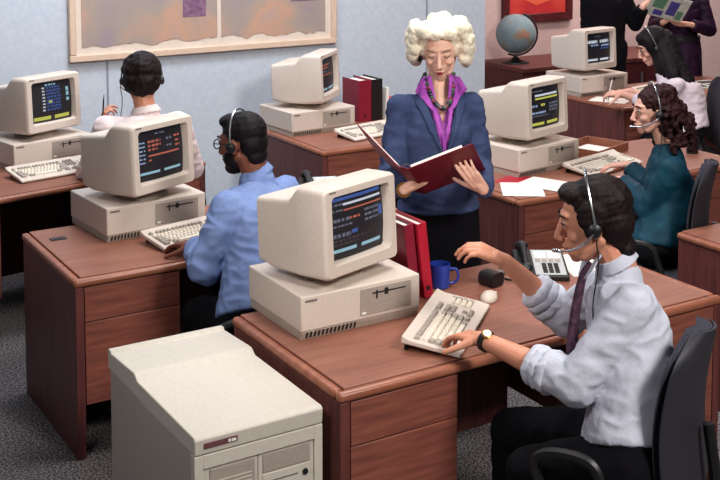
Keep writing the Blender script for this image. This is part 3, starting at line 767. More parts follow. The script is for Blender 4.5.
MT['dress_dark'] = cloth('dress_dark', (30, 14, 34), (44, 20, 44), .6)
MT['mag_page'] = tex_mat('mag_page', (176, 186, 176), (214, 214, 206), (30, 30, 30), .5)
MT['mag_green'] = base_mat('mag_green', (90, 140, 110), .5)[0]; MT['mag_blue'] = base_mat('mag_blue', (70, 70, 150), .5)[0]
def person(label, loc, label_cat='person'):
    return thing('person', label, label_cat, loc)

# --- seated man in the striped shirt (foreground)
p = person('seated man in a grey striped shirt and headset, wristwatch arm on the keyboard', (2.50, 2.46, 0))
J = jdict(dict(pelvis=(2.395, 2.406, 0.613), neck=(2.489, 2.549, 1.124), sl=(2.428, 2.425, 1.040), sr=(2.572, 2.686, 0.999), el=(2.277, 2.497, 0.815), wl=(2.205,2.855,.845), er=(2.577, 2.880, 0.837), wr=(2.383, 2.970, 1.042),
    kl=(2.200, 2.611, 0.521), kr=(2.374, 2.912, 0.481), al=(2.179, 2.576, 0.005), ar=(2.417, 2.958, -0.010), toe=(-0.735, 0.678, 0.000), bend=.035, hiplat=V((-0.718, -0.697, 0.000))))
setup_legs(J)
J['al'].z = .10; J['ar'].z = .10
J['hland'] = ((-.10, .99, -.12), (0, -.12, -1), (.35, .4, .42, .45), .2)
J['hrand'] = ((-0.773, 0.472, 0.423), (-0.073, 0.450, -0.890), (.60, .55, .55, .6), .8)
Hm = head_frame((2.429, 2.598, 1.262), (-0.739, 0.642, -0.203), 0, 1.06)
build_body(p, J, Hm, 'skin_warm', lips='lips_nat')
eyes(p, Hm)
hair_mesh(p, Hm, [((-.028, 0, .052), (.098, .084, .084)), ((-.055, 0, -.005), (.066, .080, .075)), ((.044, 0, .094), (.042, .058, .028)), ((-.06, 0, -.055), (.042, .058, .040)), ((-.0, .078, .035), (.045, .014, .045)), ((-.0, -.078, .035), (.045, .014, .045)), ((.018, .078, .0), (.012, .008, .03)), ((.018, -.078, .0), (.012, .008, .03)), ((-.075, 0, -.085), (.034, .050, .035))],
    'hair_dark', .0045, .0028, (14, 80, 80), 3, ridge=False, sm=3)
headset(p, Hm, 1, w=.094, up=.118)
sh = top_garment(p, J, 'shirt_stripe', off=.008, sleeve=(.066, .064, .060), arm_end=(.30, .34), seed=2, amp=.006, t0=.06, wide=.92, deep=.95, blouse=lambda t: .018 * math.exp(-((t - .2) / .22) ** 2), shoulder=.064)
for e_, w_, k in ((J['el'], J['wl'], .30), (J['er'], J['wr'], .34)):
    for j, (o_, r_) in enumerate(((-.03, .066), (.0, .064), (.025, .060))):
        b = NB(); q = e_ + (w_ - e_) * k + (w_ - e_).normalized() * o_; rev(b, q, w_ - e_, [(0, r_ - .008), (.0, r_), (.012, r_ + .003), (.026, r_), (.030, r_ - .010)], 26)
        me = remesh(b, .005, 2); wrinkle(me, .004, (20, 20, 20), j); mobj('rolled_cuff', me, 'shirt_stripe', p)
F = chest_frame(J)
b = NB(); q = J['neck'] + (Hm @ V((-.018, 0, -.055)) - J['neck']) * .12
ax_ = (Hm @ V((-.018, 0, -.055)) - J['neck']).normalized()
rev(b, q, ax_, [(-.01, .072), (.02, .063), (.032, .060), (.030, .055), (-.01, .058)], 30); me = remesh(b, .005, 1); mobj('collar', me, 'shirt_stripe', p)
for s in (1, -1):
    b = NB(); prism(b, [F @ V(c) for c in ((.060, s * .012, .045), (.066, s * .060, .040), (.094, s * .070, .0), (.112, s * .038, -.035))], F.to_3x3() @ V((.004, 0, 0))); wobj('collar_wing', b, 'shirt_stripe', p, bevel=.001)
b = NB(); tp = [F @ V(c) for c in ((.082, 0, .008), (.108, 0, -.03), (.128, 0, -.12), (.140, 0, -.22), (.14, .0, -.33))]; tube(b, tp, lambda u: .011 + .010 * u, 8)
wobj('necktie', b, 'tie', p)
trousers(p, J, 'cloth_black', 1); shoes(p, J)
b = NB(); wd_ = (J['wl'] - J['el']).normalized(); wc = J['wl'] - wd_ * .012; rev(b, wc, wd_, [(-.008, .031), (-.008, .034), (.010, .033), (.010, .030)], 24); wt = wobj('wristwatch', b, 'black', p)
nn = V((0, 0, 1)); nn = (nn - wd_ * nn.dot(wd_)).normalized(); nn = (nn + V((-0.521, -0.854, 0.000)) * .5).normalized()
b = NB(); rev(b, wc + nn * .031, nn, [(0, .017), (.006, .016), (.0075, .013)], 20); wc_ = wobj('watch_case', b, 'gold', p, wt)
b = NB(); rev(b, wc + nn * .0383, nn, [(0, .0135), (.0008, .0135)], 20); wobj('watch_dial', b, 'paper', p, wt)

# --- standing woman in the blue suit
p = person('standing woman with curly white hair in a blue jacket and purple blouse, reading a binder', (2.90, 4.08, 0))
J = jdict(dict(pelvis=(2.859, 4.029, 0.892), neck=(2.871, 4.052, 1.470), sl=(2.979, 3.964, 1.363), sr=(2.708, 4.105, 1.354), el=(2.999, 3.916, 1.102), er=(2.653, 4.090, 1.083), wl=(2.789, 3.620, 1.089), wr=(2.540, 3.818, 1.078),
    kl=(2.852, 3.941, 0.394), kr=(2.778, 3.986, 0.394), al=(2.870, 3.962, -0.013), ar=(2.796, 4.008, -0.013), toe=(-0.603, -0.797, 0.000), bend=.0))
setup_legs(J); J['al'].z = .12; J['ar'].z = .12
J['hland'] = ((-0.681, -0.013, 0.732), (0.057, 0.679, 0.732), (.25, .28, .30, .35), .3)
J['hrand'] = ((0.551, -0.629, 0.549), (0.197, 0.789, 0.582), (.22, .22, .25, .3), .3)
Hm = head_frame((2.872, 4.040, 1.602), (-0.580, -0.755, -0.305), 2, 1.01)
build_body(p, J, Hm, 'skin_light', fem=True, lips='lips')
eyes(p, Hm, closed=True, brow='hair_brow')
hb_ = [((-.030, 0, .050), (.096, .092, .076)), ((-.025, 0, .070), (.082, .118, .062)), ((-.03, 0, .02), (.075, .125, .07))]
rnd = random.Random(5)
for k in range(170):
    a = rnd.uniform(-2.25, 2.25); h_ = rnd.uniform(-.062, .108)
    if abs(a) < .98 and h_ < .085: continue
    rad = .114 * math.sqrt(max(.12, 1 - ((h_ - .02) / .150) ** 2)); rx = rnd.uniform(.018, .030)
    hb_.append(((-.025 + rad * math.cos(a) * (.84 if abs(a) < 1.2 else 1.0), (rad + .014) * math.sin(a), h_), (rx, rx, rx)))
for k in range(26):
    a = math.pi + rnd.uniform(-.9, .9); hb_.append(((-.03 + .10 * math.cos(a), .10 * math.sin(a), rnd.uniform(-.06, .1)), (.03, .03, .03)))
hair_mesh(p, Hm, hb_, 'hair_white', .005, .0035, (60, 60, 60), 2, sm=5, caps_=[((.058, -.052, .094), (.066, .0, .104), .016, .018), ((.066, .0, .104), (.052, .062, .084), .018, .016)], ridge=False)
me = top_garment(p, J, 'blouse_purple', fem=True, off=.006, arm_end=(0, 0), seed=4, amp=.002, t0=.1, ret=True, shoulder=.05, sleeve=(.05, .045, .04))
F = chest_frame(J); Fi = F.inverted()
sc_ = me.copy(); cut(me, lambda c: (lambda q: q.x > -.01 and abs(q.y) < max(0, .052 + (q.z + .0) * .30) and q.z > -.17)(Fi @ c))
mobj('blouse', me, 'blouse_purple', p, .002)
jm = top_garment(p, J, 'jacket_blue', fem=True, off=.022, sleeve=(.058, .054, .044), arm_end=(.93, .93), seed=6, amp=.005, t0=.04, ret=True, shoulder=.058, vox=.007, wide=1.0)
full = jm.copy(); cut(jm, lambda c: (lambda q: q.x > 0 and abs(q.y) < max(0, .085 + q.z * .27) and q.z < .07 and q.z > -.31)(Fi @ c) or (lambda q: abs(q.y) < .062 and q.z > -.012)(Fi @ c))
mobj('jacket', jm, 'jacket_blue', p, .004)
for s in (1, -1):
    b = patch(full, F, [(s * .075, .015), (s * .105, -.02), (s * .118, -.085), (s * .092, -.092), (s * .098, -.115), (s * .055, -.22), (s * .006, -.315), (s * .0, -.30), (s * .035, -.20), (s * .060, -.10)], .006, .004); wobj('lapel', b, 'jacket_blue', p, ang=60)
    b = patch(full, F, [(s * .042, .045), (s * .080, .034), (s * .120, -.038), (s * .080, -.078), (s * .045, -.125), (s * .018, -.215), (s * .004, -.235), (s * .020, -.13), (s * .030, -.04)], .013, .003); wobj('blouse_collar', b, 'blouse_purple', p, ang=60)
b = patch(full, F, [(-.013, -.19), (.013, -.19), (.008, -.31), (-.008, -.31)], -.012, .003); wobj('blouse_placket', b, 'blouse_purple', p)
sk = NB(); s_ = NB(); s_.from_mesh(full); bv = BVHTree.FromBMesh(s_); s_.free()
for k in range(27):
    a = -1.0 + 2.0 * k / 26; yy = .060 * math.sin(a * 1.45); zz = -.105 + .135 * (abs(a) ** 1.9); h = bv.ray_cast(F @ V((.5, yy, zz)), -(F.to_3x3().col[0]))
    c = (h[0] if h[0] is not None else F @ V((.05, yy, zz))) + F.to_3x3().col[0] * .014; r_ = .0095 + .0025 * math.cos(a * 1.5)
    n0 = len(sk.faces); ell(sk, c, (r_, r_, r_), None, 10)
    sk.faces.ensure_lookup_table()
    for f_ in sk.faces[n0:]: f_.material_index = (k * 7) % 4
MT['bead_a'] = base_mat('bead_a', (24, 22, 30), .15)[0]; MT['bead_b'] = base_mat('bead_b', (120, 40, 60), .15)[0]; MT['bead_c'] = base_mat('bead_c', (60, 90, 70), .15)[0]; MT['bead_d'] = base_mat('bead_d', (40, 30, 60), .15)[0]
wobj('necklace', sk, ['bead_a', 'bead_b', 'bead_c', 'bead_d'], p)
for s in (1, -1):
    b = NB(); ell(b, Hm @ V((.012, s * .088, -.035)), (.013, .013, .013), None, 12); wobj('earring', b, 'black', p)
b = NB(); q = J['wr'] - (J['wr'] - J['er']).normalized() * .01; rev(b, q, J['wr'] - J['er'], [(0, .029), (0, .032), (.006, .032), (.006, .029)], 20); wobj('bracelet', b, 'gold', p)
b = NB(); loft(b, torso_rings(J, .008, -.14, .2, fem=True)); c0 = J['pelvis']
la = (J['sl'] - J['sr']).normalized(); fw_ = la.cross(V((0, 0, 1)))
loft(b, [(c0 + V((0, 0, .02)), la * .175, fw_ * .13), (c0 - V((0, 0, .25)), la * .19, fw_ * .145), (c0 - V((0, 0, .48)), la * .18, fw_ * .14)])
me = remesh(b, .009, 2); wrinkle(me, .003, (12, 12, 3), 3); mobj('skirt', me, 'cloth_black', p); shoes(p, J)
# binder she holds
bo = V((2.547, 3.771, 1.125))
t = thing('ring_binder', 'open dark red ring binder held by the standing woman', 'binder', tuple(bo))
u_ = V((-0.642, -0.534, 0.550)); cR = V((0.802, -0.489, 0.343)); cL = V((-0.227, 0.817, 0.530))
cR = (cR - u_ * cR.dot(u_)).normalized(); cL = (cL - u_ * cL.dot(u_)).normalized()
def slab(parent, name, org, a, la_, b_, lb, nrm, th, mat, bev=.001):
    bm = NB(); q = V(org) - V(b_) * lb / 2; prism(bm, [q, q + a * la_, q + a * la_ + b_ * lb, q + b_ * lb], nrm * th); return obj(name, bm, mat, parent, bev)
nR = u_.cross(cR).normalized(); nR = nR if nR.z > 0 else -nR
nL = cL.cross(u_).normalized(); nL = nL if nL.z > 0 else -nL
sp = (cR - cL).normalized()
slab(t, 'spine', -sp * .02, sp, .04, u_, .29, (nR + nL).normalized(), .003, 'maroon_binder')
cv = slab(t, 'back_cover', sp * .02, cR, .27, u_, .29, nR, .003, 'maroon_binder'); slab(cv, 'page_stack', sp * .02 + cR * .012 + nR * .0032, cR, .215, u_, .28, nR, .012, 'paper')
cv = slab(t, 'front_cover', -sp * .02, cL, .27, u_, .29, nL, .003, 'maroon_binder'); slab(cv, 'page_stack', -sp * .02 + cL * .012 + nL * .0032, cL, .215, u_, .28, nL, .004, 'paper')
for k in (-.11, 0, .11):
    b = NB(); m_ = (nR + nL).normalized(); tube(b, [u_ * k + sp * .022 * math.cos(a) + m_ * (.004 + .026 * math.sin(a)) for a in [math.pi * i / 8 for i in range(9)]], .002, 6, False); obj('ring', b, 'steel', t)

# --- man in the blue shirt
p = person('seated man in a light blue shirt, glasses and headset, seen from behind', (2.05, 4.03, 0))
J = jdict(dict(pelvis=(1.972, 3.955, 0.596), neck=(2.098, 4.254, 1.102), sl=(1.903, 4.131, 1.022), sr=(2.250, 4.294, 1.005), el=(1.795, 4.118, 0.798), wl=(1.889, 4.424, 0.792), er=(2.314, 4.381, 0.718), wr=(2.083, 4.587, 0.782),
    kl=(1.846, 4.292, 0.479), kr=(2.058, 4.456, 0.473), al=(1.888, 4.402, 0.041), ar=(2.083, 4.518, 0.039), toe=(-0.095, 0.995, 0.000), bend=.05, hiplat=V((-0.996, -0.085, 0.000))))
setup_legs(J); J['al'].z = .1; J['ar'].z = .1
J['kl'].z = .55; J['kr'].z = .55
J['hland'] = ((-0.369, 0.926, -0.080), (-0.026, -0.043, -0.999), (.35, .4, .45, .5), .2)
J['hrand'] = ((-0.529, 0.845, -0.079), (-0.026, -0.043, -0.999), (.35, .4, .45, .5), .2)
Hm = head_frame((2.047, 4.298, 1.239), (-0.508, 0.846, -0.163), 0, 1.03)
build_body(p, J, Hm, 'skin_dark', lips=None)
eyes(p, Hm, brow='hair_black')
hair_mesh(p, Hm, [((-.022, 0, .050), (.096, .080, .080)), ((-.055, 0, .0), (.056, .072, .065)), ((.035, 0, .095), (.05, .060, .030)), ((-.065, 0, -.055), (.036, .055, .036))], 'hair_black', .006, .002, (90, 90, 90), 3, ridge=False)
b = NB()
for c, r_ in (((.050, .0, -.092), (.040, .050, .032)), ((.030, .052, -.055), (.036, .016, .038)), ((.030, -.052, -.055), (.036, .016, .038)), ((.089, 0, -.046), (.012, .026, .005))): ell(b, Hm @ V(c), r_, Hm.to_3x3(), 14)
me = remesh(b, .005, 2); mobj('beard', me, 'hair_black', p)
b = NB()
for s in (1, -1):
    pts = [(.100, s * .032 + .024 * math.cos(a), .008 + .019 * math.sin(a)) for a in [2 * math.pi * i / 16 for i in range(17)]]; tube(b, [Hm @ V(q) for q in pts], .0028, 6, False)
    tube(b, [Hm @ V(q) for q in ((.100, s * .054, .014), (.06, s * .076, .014), (.0, s * .084, .010))], .0025, 6)
tube(b, [Hm @ V(q) for q in ((.101, -.01, .012), (.103, 0, .014), (.101, .01, .012))], .0025, 6); gl = wobj('glasses', b, 'black', p)
headset(p, Hm, 1, w=.090, up=.105, boom=False)
top_garment(p, J, 'shirt_blue', off=.014, sleeve=(.068, .066, .054), arm_end=(.84, .84), seed=9, amp=.007, t0=.04, blouse=lambda t: .025 * math.exp(-((t - .2) / .25) ** 2), shoulder=.066)
ax_ = (Hm @ V((-.018, 0, -.055)) - J['neck']).normalized()
b = NB(); rev(b, J['neck'] + ax_ * .0, ax_, [(0, .076), (.025, .066), (.038, .062), (.036, .057), (0, .060)], 30); me = remesh(b, .006, 1); mobj('collar', me, 'shirt_blue', p)
trousers(p, J, 'cloth_black', 2); shoes(p, J)

# --- man in the white shirt at the back
p = person('seated man in a white shirt with his back turned, headset on, by the far wall', (2.15, 5.58, 0))
J = jdict(dict(pelvis=(2.080, 5.573, 0.625), neck=(2.180, 5.758, 1.125), sl=(1.989, 5.844, 1.044), sr=(2.338, 5.702, 1.054), el=(1.944, 6.022, 0.776), wl=(2.078, 6.158, 0.970), er=(2.466, 5.821, 0.775), wr=(2.420, 6.026, 0.785),
    kl=(2.101, 5.965, 0.557), kr=(2.330, 5.883, 0.544), al=(2.123, 6.041, 0.253), ar=(2.337, 5.911, 0.253), toe=(0.521, 0.854, 0.000), bend=.05, hiplat=V((-0.854, 0.521, 0.000))))
setup_legs(J); J['al'].z = .1; J['ar'].z = .1; J['kl'].z = .55; J['kr'].z = .55
J['hland'] = ((0.168, 0.182, 0.969), (0.996, -0.084, 0.000), (.6, .7, .9, 1.0), .6)
J['hrand'] = ((0.129, 0.992, 0.000), (0.000, 0.000, -1.000), (.3, .3, .3, .3), .2)
Hm = head_frame((2.183, 5.818, 1.289), (0.405, 0.892, -0.199), 0, 1.10)
build_body(p, J, Hm, 'skin_warm', vox=.005)
hair_mesh(p, Hm, [((-.022, 0, .050), (.106, .098, .090)), ((-.045, 0, -.005), (.076, .094, .082)), ((.03, 0, .10), (.05, .060, .030)), ((-.06, 0, -.05), (.04, .06, .035))], 'hair_dark', .006, .008, (30, 30, 30), 5, ridge=False)
headset(p, Hm, 1, w=.100, up=.108)
top_garment(p, J, 'shirt_white', off=.014, sleeve=(.066, .062, .054), arm_end=(.70, .85), seed=12, amp=.007, t0=.04, shoulder=.064, vox=.008)
ax_ = (Hm @ V((-.018, 0, -.055)) - J['neck']).normalized()
b = NB(); rev(b, J['neck'] - ax_ * .01, ax_, [(0, .084), (.03, .070), (.042, .064), (.04, .058), (0, .062)], 30); me = remesh(b, .006, 1); mobj('collar', me, 'shirt_white', p)
trousers(p, J, 'cloth_black', 4); shoes(p, J)
hd_ = J['wl'] + V((0, 0, .075))
t = thing('pen', 'dark pen held upright by the man in the white shirt', 'pen', tuple(hd_)); b = NB(); dd = V((0.042, -0.084, 0.996)); tube(b, [-dd * .03, dd * .02, dd * .10], .0045, 8, False); obj('barrel', b, 'black', t); b = NB(); tube(b, [dd * .10, dd * .125], .003, 8, False); obj('cap', b, 'steel', t)

# --- woman in teal
p = person('seated woman with curly dark hair and headset in a teal blouse, typing', (4.36, 4.02, 0))
J = jdict(dict(pelvis=(4.094, 3.950, 0.564), neck=(4.246, 4.015, 1.000), sl=(4.133, 3.880, 0.951), sr=(4.321, 4.126, 0.914), el=(4.093, 3.966, 0.730), wl=(4.172, 4.255, 0.818), er=(4.388, 4.256, 0.726), wr=(4.358, 4.402, 0.844),
    kl=(4.088, 4.106, 0.555), kr=(4.231, 4.250, 0.522), al=(4.083, 4.124, 0.088), ar=(4.224, 4.267, 0.013), toe=(-0.735, 0.678, 0.000), bend=.05, hiplat=V((-0.686, -0.728, 0.000))))
setup_legs(J); J['al'].z = .1; J['ar'].z = .1
J['hland'] = ((-0.469, 0.877, -0.101), (-0.026, -0.043, -0.999), (.35, .4, .45, .5), .2)
J['hrand'] = ((-0.603, 0.791, -0.103), (-0.026, -0.043, -0.999), (.35, .4, .45, .5), .2)
Hm = head_frame((4.190, 4.068, 1.204), (-0.889, 0.447, -0.102), 0, .98)
build_body(p, J, Hm, 'skin_rosy', vox=.0045, fem=True, lips='lips')
eyes(p, Hm)
hb_ = [((-.025, 0, .050), (.100, .090, .086)), ((-.070, 0, -.055), (.080, .095, .115))]
rnd = random.Random(8)
for k in range(260):
    a = rnd.uniform(1.25, 5.03); z_ = rnd.uniform(-.20, .115); rad = .100 + (.025 if z_ < .02 else 0) - max(0, z_) * .25; q_ = rnd.uniform(.010, .019)
    hb_.append(((-.035 - (.035 if z_ < -.04 else 0) + rad * math.cos(a), rad * .95 * math.sin(a), z_), (q_, q_, q_)))
hair_mesh(p, Hm, hb_, 'hair_curly', .006, .007, (60, 60, 60), 6, ridge=False)
headset(p, Hm, 1, w=.104, up=.115)
top_garment(p, J, 'blouse_teal', 'blouse', fem=True, off=.020, sleeve=(.066, .066, .044), arm_end=(.92, .92), seed=14, amp=.006, t0=.0, deep=.9, wide=.92, shoulder=.058, vox=.008, blouse=lambda t: .02 * math.exp(-((t - .25) / .2) ** 2), sc=(8, 8, 8))
trousers(p, J, 'cloth_black', 4, .9); shoes(p, J)

# --- woman with long dark hair
p = person('seated woman with long straight dark hair in a white top, writing with a pen', (6.16, 5.66, 0))
J = jdict(dict(pelvis=(6.014, 5.490, 0.657), neck=(5.964, 5.674, 1.054), sl=(5.884, 5.505, 0.986), sr=(6.093, 5.776, 0.974), el=(5.845, 5.703, 0.835), wl=(5.895, 6.027, 0.854), er=(6.175, 5.967, 0.779), wr=(6.160, 6.216, 0.826),
    kl=(5.908, 5.758, 0.565), kr=(6.053, 5.900, 0.523), al=(5.890, 5.729, 0.143), ar=(6.036, 5.871, 0.091), toe=(-0.735, 0.678, 0.000), bend=.05, hiplat=V((-0.686, -0.728, 0.000))))
setup_legs(J); J['al'].z = .1; J['ar'].z = .1; J['kl'].z = .52; J['kr'].z = .52
J['hland'] = ((-0.734, 0.677, 0.049), (0.233, 0.382, -0.894), (.6, .7, .8, .8), .5)
J['hrand'] = ((-0.734, 0.677, -0.049), (-0.026, -0.043, -0.999), (.3, .3, .3, .3), .2)
Hm = head_frame((5.952, 5.791, 1.218), (-0.778, 0.475, -0.412), 0, 1.05)
build_body(p, J, Hm, 'skin_rosy', vox=.0055, fem=True, lips='lips')
eyes(p, Hm)
n_ = Hm.inverted() @ V((6.000, 5.542, 0.999))
hair_mesh(p, Hm, [((-.022, 0, .050), (.104, .094, .088)), ((-.055, 0, -.02), (.080, .094, .09)), ((.034, .0, .086), (.050, .07, .034)), ((.03, .075, .03), (.03, .015, .06)), ((.03, -.075, .03), (.03, .015, .06))], 'hair_black', .008, .004, (60, 60, 10), 6, caps_=[((-.07, 0, .0), tuple(n_ * .55), .100, .104), (tuple(n_ * .55), tuple(n_), .104, .075), ((-.06, .05, .0), tuple(n_ * .7 + V((0.03, .08, 0))), .06, .05)])
headset(p, Hm, 1, w=.104, up=.12, boom=False)
top_garment(p, J, 'blouse_white', 'blouse', fem=True, off=.016, sleeve=(.060, .056, .044), arm_end=(.45, .45), seed=15, amp=.006, t0=.0, shoulder=.058, vox=.009)
trousers(p, J, 'cloth_black', 4, .9); shoes(p, J)
hd_ = J['wl'] + V((-0.735, 0.678, 0.000)) * .09
t = thing('pen', 'white pen in the hand of the long-haired woman', 'pen', tuple(hd_)); b = NB(); dd = V((0.075, -0.161, 0.984)); tube(b, [-dd * .04, dd * .02, dd * .10], .006, 8, False); obj('barrel', b, 'paper', t); b = NB(); tube(b, [-dd * .055, -dd * .04], .003, 8, False); obj('tip', b, 'black', t)

# --- person in black, standing at the back
p = person('standing person dressed in black behind the farthest monitor', (6.72, 7.16, 0))
J = jdict(dict(pelvis=(6.821, 7.204, 1.270), neck=(6.846, 7.244, 1.870), sl=(6.963, 7.125, 1.728), sr=(6.745, 7.328, 1.724), el=(7.038, 7.053, 1.450), wl=(7.015, 6.948, 1.433), er=(6.710, 7.283, 1.388), wr=(6.580, 7.175, 1.268),
    kl=(6.853, 7.127, 0.644), kr=(6.738, 7.198, 0.644), al=(6.871, 7.135, 0.211), ar=(6.755, 7.206, 0.211), toe=(-0.343, -0.939, 0.000)))
J['pelvis'].z = 1.0; J['neck'].z = 1.52; J['sl'].z = 1.44; J['sr'].z = 1.44; J['el'].z = 1.20; J['wl'].z = 1.36; J['er'].z = 1.17; J['wr'].z = 1.0; J['kl'].z = .52; J['kr'].z = .52; J['al'].z = .1; J['ar'].z = .1
setup_legs(J)
J['hland'] = ((0.759, -0.006, 0.651), (0.217, -0.467, -0.857), (.3, .3, .3, .3), .2); J['hrand'] = ((-0.150, -0.245, -0.958), (0.854, -0.521, 0.000), (.3, .3, .3, .3), .2)
Hm = head_frame(J['neck'] + V((0, 0, .17)), (-0.127, -0.972, -0.199), 0, 1.0)
build_body(p, J, Hm, 'skin_light', vox=.006); eyes(p, Hm)
hair_mesh(p, Hm, [((-.022, 0, .050), (.098, .082, .084)), ((-.05, 0, 0), (.06, .078, .075)), ((.035, 0, .10), (.05, .06, .03))], 'hair_dark', .007, .003)
top_garment(p, J, 'cloth_black', 'jacket', off=.022, sleeve=(.064, .060, .052), arm_end=(.92, .92), seed=17, amp=.004, t0=-.16, shoulder=.066, vox=.01)
trousers(p, J, 'cloth_black', 5, 1.15); shoes(p, J)

# --- person in the dark dress
p = person('standing person in a long dark belted dress holding papers, at the top right', (7.50, 7.10, 0))
J = jdict(dict(pelvis=(7.528, 7.014, 1.214), neck=(7.578, 7.046, 1.887), sl=(7.712, 6.950, 1.732), sr=(7.431, 7.121, 1.732), el=(7.739, 6.872, 1.319), wl=(7.422, 6.806, 1.306), er=(7.313, 7.102, 1.374), wr=(7.236, 6.922, 1.340),
    kl=(7.563, 6.937, 0.610), kr=(7.459, 7.001, 0.610), al=(7.545, 6.908, 0.178), ar=(7.442, 6.972, 0.178), toe=(-0.678, -0.735, 0.000)))
J['pelvis'].z = .96; J['neck'].z = 1.46; J['sl'].z = 1.38; J['sr'].z = 1.38; J['el'].z = 1.13; J['wl'].z = 1.20; J['er'].z = 1.16; J['wr'].z = 1.22; J['kl'].z = .50; J['kr'].z = .50; J['al'].z = .1; J['ar'].z = .1
setup_legs(J)
J['hland'] = ((-0.897, 0.431, 0.099), (0.339, 0.555, 0.759), (.3, .35, .4, .45), .3); J['hrand'] = ((0.192, -0.794, 0.577), (0.303, 0.496, 0.814), (.3, .3, .3, .3), .2)
Hm = head_frame(J['neck'] + V((0, 0, .17)), (-0.806, -0.557, -0.199), 0, .97)
build_body(p, J, Hm, 'skin_light', vox=.006, fem=True); eyes(p, Hm)
hair_mesh(p, Hm, [((-.022, 0, .050), (.100, .086, .086)), ((-.05, 0, -.02), (.07, .09, .09)), ((.035, 0, .10), (.05, .06, .03))], 'hair_dark', .007, .003)
top_garment(p, J, 'dress_dark', 'dress_top', fem=True, off=.020, sleeve=(.064, .060, .046), arm_end=(.85, .85), seed=18, amp=.006, t0=.0, shoulder=.06, vox=.01)
c0 = J['pelvis']; la = (J['sl'] - J['sr']).normalized(); fw_ = la.cross(V((0, 0, 1))); b = NB()
loft(b, [(c0 + V((0, 0, .10)), la * .165, fw_ * .13), (c0 - V((0, 0, .02)), la * .185, fw_ * .15), (c0 - V((0, 0, .3)), la * .20, fw_ * .17), (c0 - V((0, 0, .62)), la * .21, fw_ * .18)])
me = remesh(b, .010, 2); wrinkle(me, .008, (14, 14, 1), 3); mobj('dress_skirt', me, 'dress_dark', p)
b = NB(); loft(b, [(c0 + V((0, 0, .085)), la * .176, fw_ * .141), (c0 + V((0, 0, .120)), la * .176, fw_ * .141)]); wobj('belt', b, 'black', p); shoes(p, J)
hc = V((7.161, 6.806, 1.370)); hc.z = 1.36
t = thing('magazine', 'open magazine with blue and green pictures held by the person in the dark dress', 'magazine', tuple(hc))
ru = V((0.825, -0.504, -0.254)); uu = V((-0.245, -0.608, 0.755)); uu = (uu - ru * uu.dot(ru)).normalized(); nn = ru.cross(uu); nn = nn if nn.dot(V((0.521, 0.854, 0.000))) < 0 else -nn
slab(t, 'pages', -ru * .16, ru, .32, uu, .26, nn, .006, 'mag_page', .0008)
for k, (x0, w0, y0, h0, mm) in enumerate(((-.13, .10, .03, .12, 'mag_green'), (.0, .08, .0, .16, 'mag_blue'), (.09, .05, -.06, .1, 'mag_green'), (-.1, .08, -.08, .06, 'mag_blue'))): slab(t, 'picture', ru * x0 + uu * y0 + nn * .0062, ru, w0, uu, h0, nn, .0006, mm, 0)

MT['tray_wood'] = tex_mat('tray_wood', (128, 76, 58), (142, 88, 66), (8, 60, 60), .5)
# ------------------------------------------------------------------ desk things
def binder(name, label, loc, rz, lean, mat, w=.045, h=.295, d=.25, group=None, cat='binder'):
    t = thing(name, label, cat, loc, rz, group)
    T = M.Rotation(R(lean), 4, 'Y')
    def o(nm, a, m, bev, par=None):
        b = NB(); box(b, *a); bmesh.ops.transform(b, matrix=T, verts=b.verts[:]); return obj(nm, b, m, par or t, bev)
    o('spine', (0, w, 0, .004, 0, h), mat, .0015); o('cover', (0, .0035, .004, d, 0, h), mat, .001); o('cover', (w - .0035, w, .004, d, 0, h), mat, .001)
    o('page_block', (.006, w - .006, .012, d - .015, .006, h - .012), 'paper', .001)
    sp_ = o('finger_hole', (w / 2 - .008, w / 2 + .008, -.0008, .0005, .03, .046), 'black', .0)
    return t
Z0 = .7415
binder('ring_binder', 'bright red binder leaning beside the foreground computer, next to the blue mug', (2.428, 3.505, Z0), 0, -7, 'red_binder', .040)
binder('ring_binder', 'maroon binder squeezed behind the bright red binder and the foreground monitor', (2.374, 3.515, Z0), 0, -7, 'maroon_binder', .042)
binder('book', 'dark red book upright on the desk by the wall beside the side-on monitor', (4.02, 6.60, Z0), 0, 0, 'maroon_binder', .10, .285, .22, None, 'book')
binder('ring_binder', 'black binder upright to the right of the dark red book by the wall', (4.125, 6.60, Z0), 0, 0, 'black', .085, .285, .25)
binder('book', 'thin pale book upright right of the black binder by the wall', (4.235, 6.60, Z0), 0, 3, 'paper', .02, .22, .18, None, 'book')
binder('book', 'thin orange-brown book upright at the end of the row by the wall', (4.275, 6.60, Z0), 0, 0, 'orange_shape', .035, .15, .16, None, 'book')
# mug
t = thing('mug', 'glossy blue mug behind the bright red binder', 'mug', (2.555, 3.586, 0.742))
b = NB(); rev(b, (0, 0, 0), (0, 0, 1), [(0, .033), (.004, .037), (.09, .040), (.094, .0395), (.093, .037), (.008, .034), (.006, .0)], 32); obj('cup', b, 'blue_mug', t)
b = NB(); hx = V((0.735, -0.678, 0.000)); tube(b, [hx * .036 + V((0, 0, .075)), hx * .064 + V((0, 0, .074)), hx * .072 + V((0, 0, .048)), hx * .060 + V((0, 0, .024)), hx * .036 + V((0, 0, .018))], .0055, 10); obj('handle', b, 'blue_mug', t)
# mouse
t = thing('mouse', 'small rounded beige mouse at the far end of the foreground keyboard', 'mouse', (2.628, 3.369, 0.742), 40)
b = NB(); ell(b, (0, 0, .008), (.050, .032, .026), seg=24)
for v in b.verts: v.co.z = max(0, v.co.z)
obj('shell', b, 'beige', t, ang=80)
b = NB(); box(b, .012, .043, .001, .022, .0, .026); box(b, .012, .043, -.022, -.001, .0, .026)
for v in b.verts: v.co.z = min(v.co.z, .0265 * math.sqrt(max(0, 1 - (v.co.x / .056) ** 2)) + .004)
obj('buttons', b, 'key_light', t, .001)
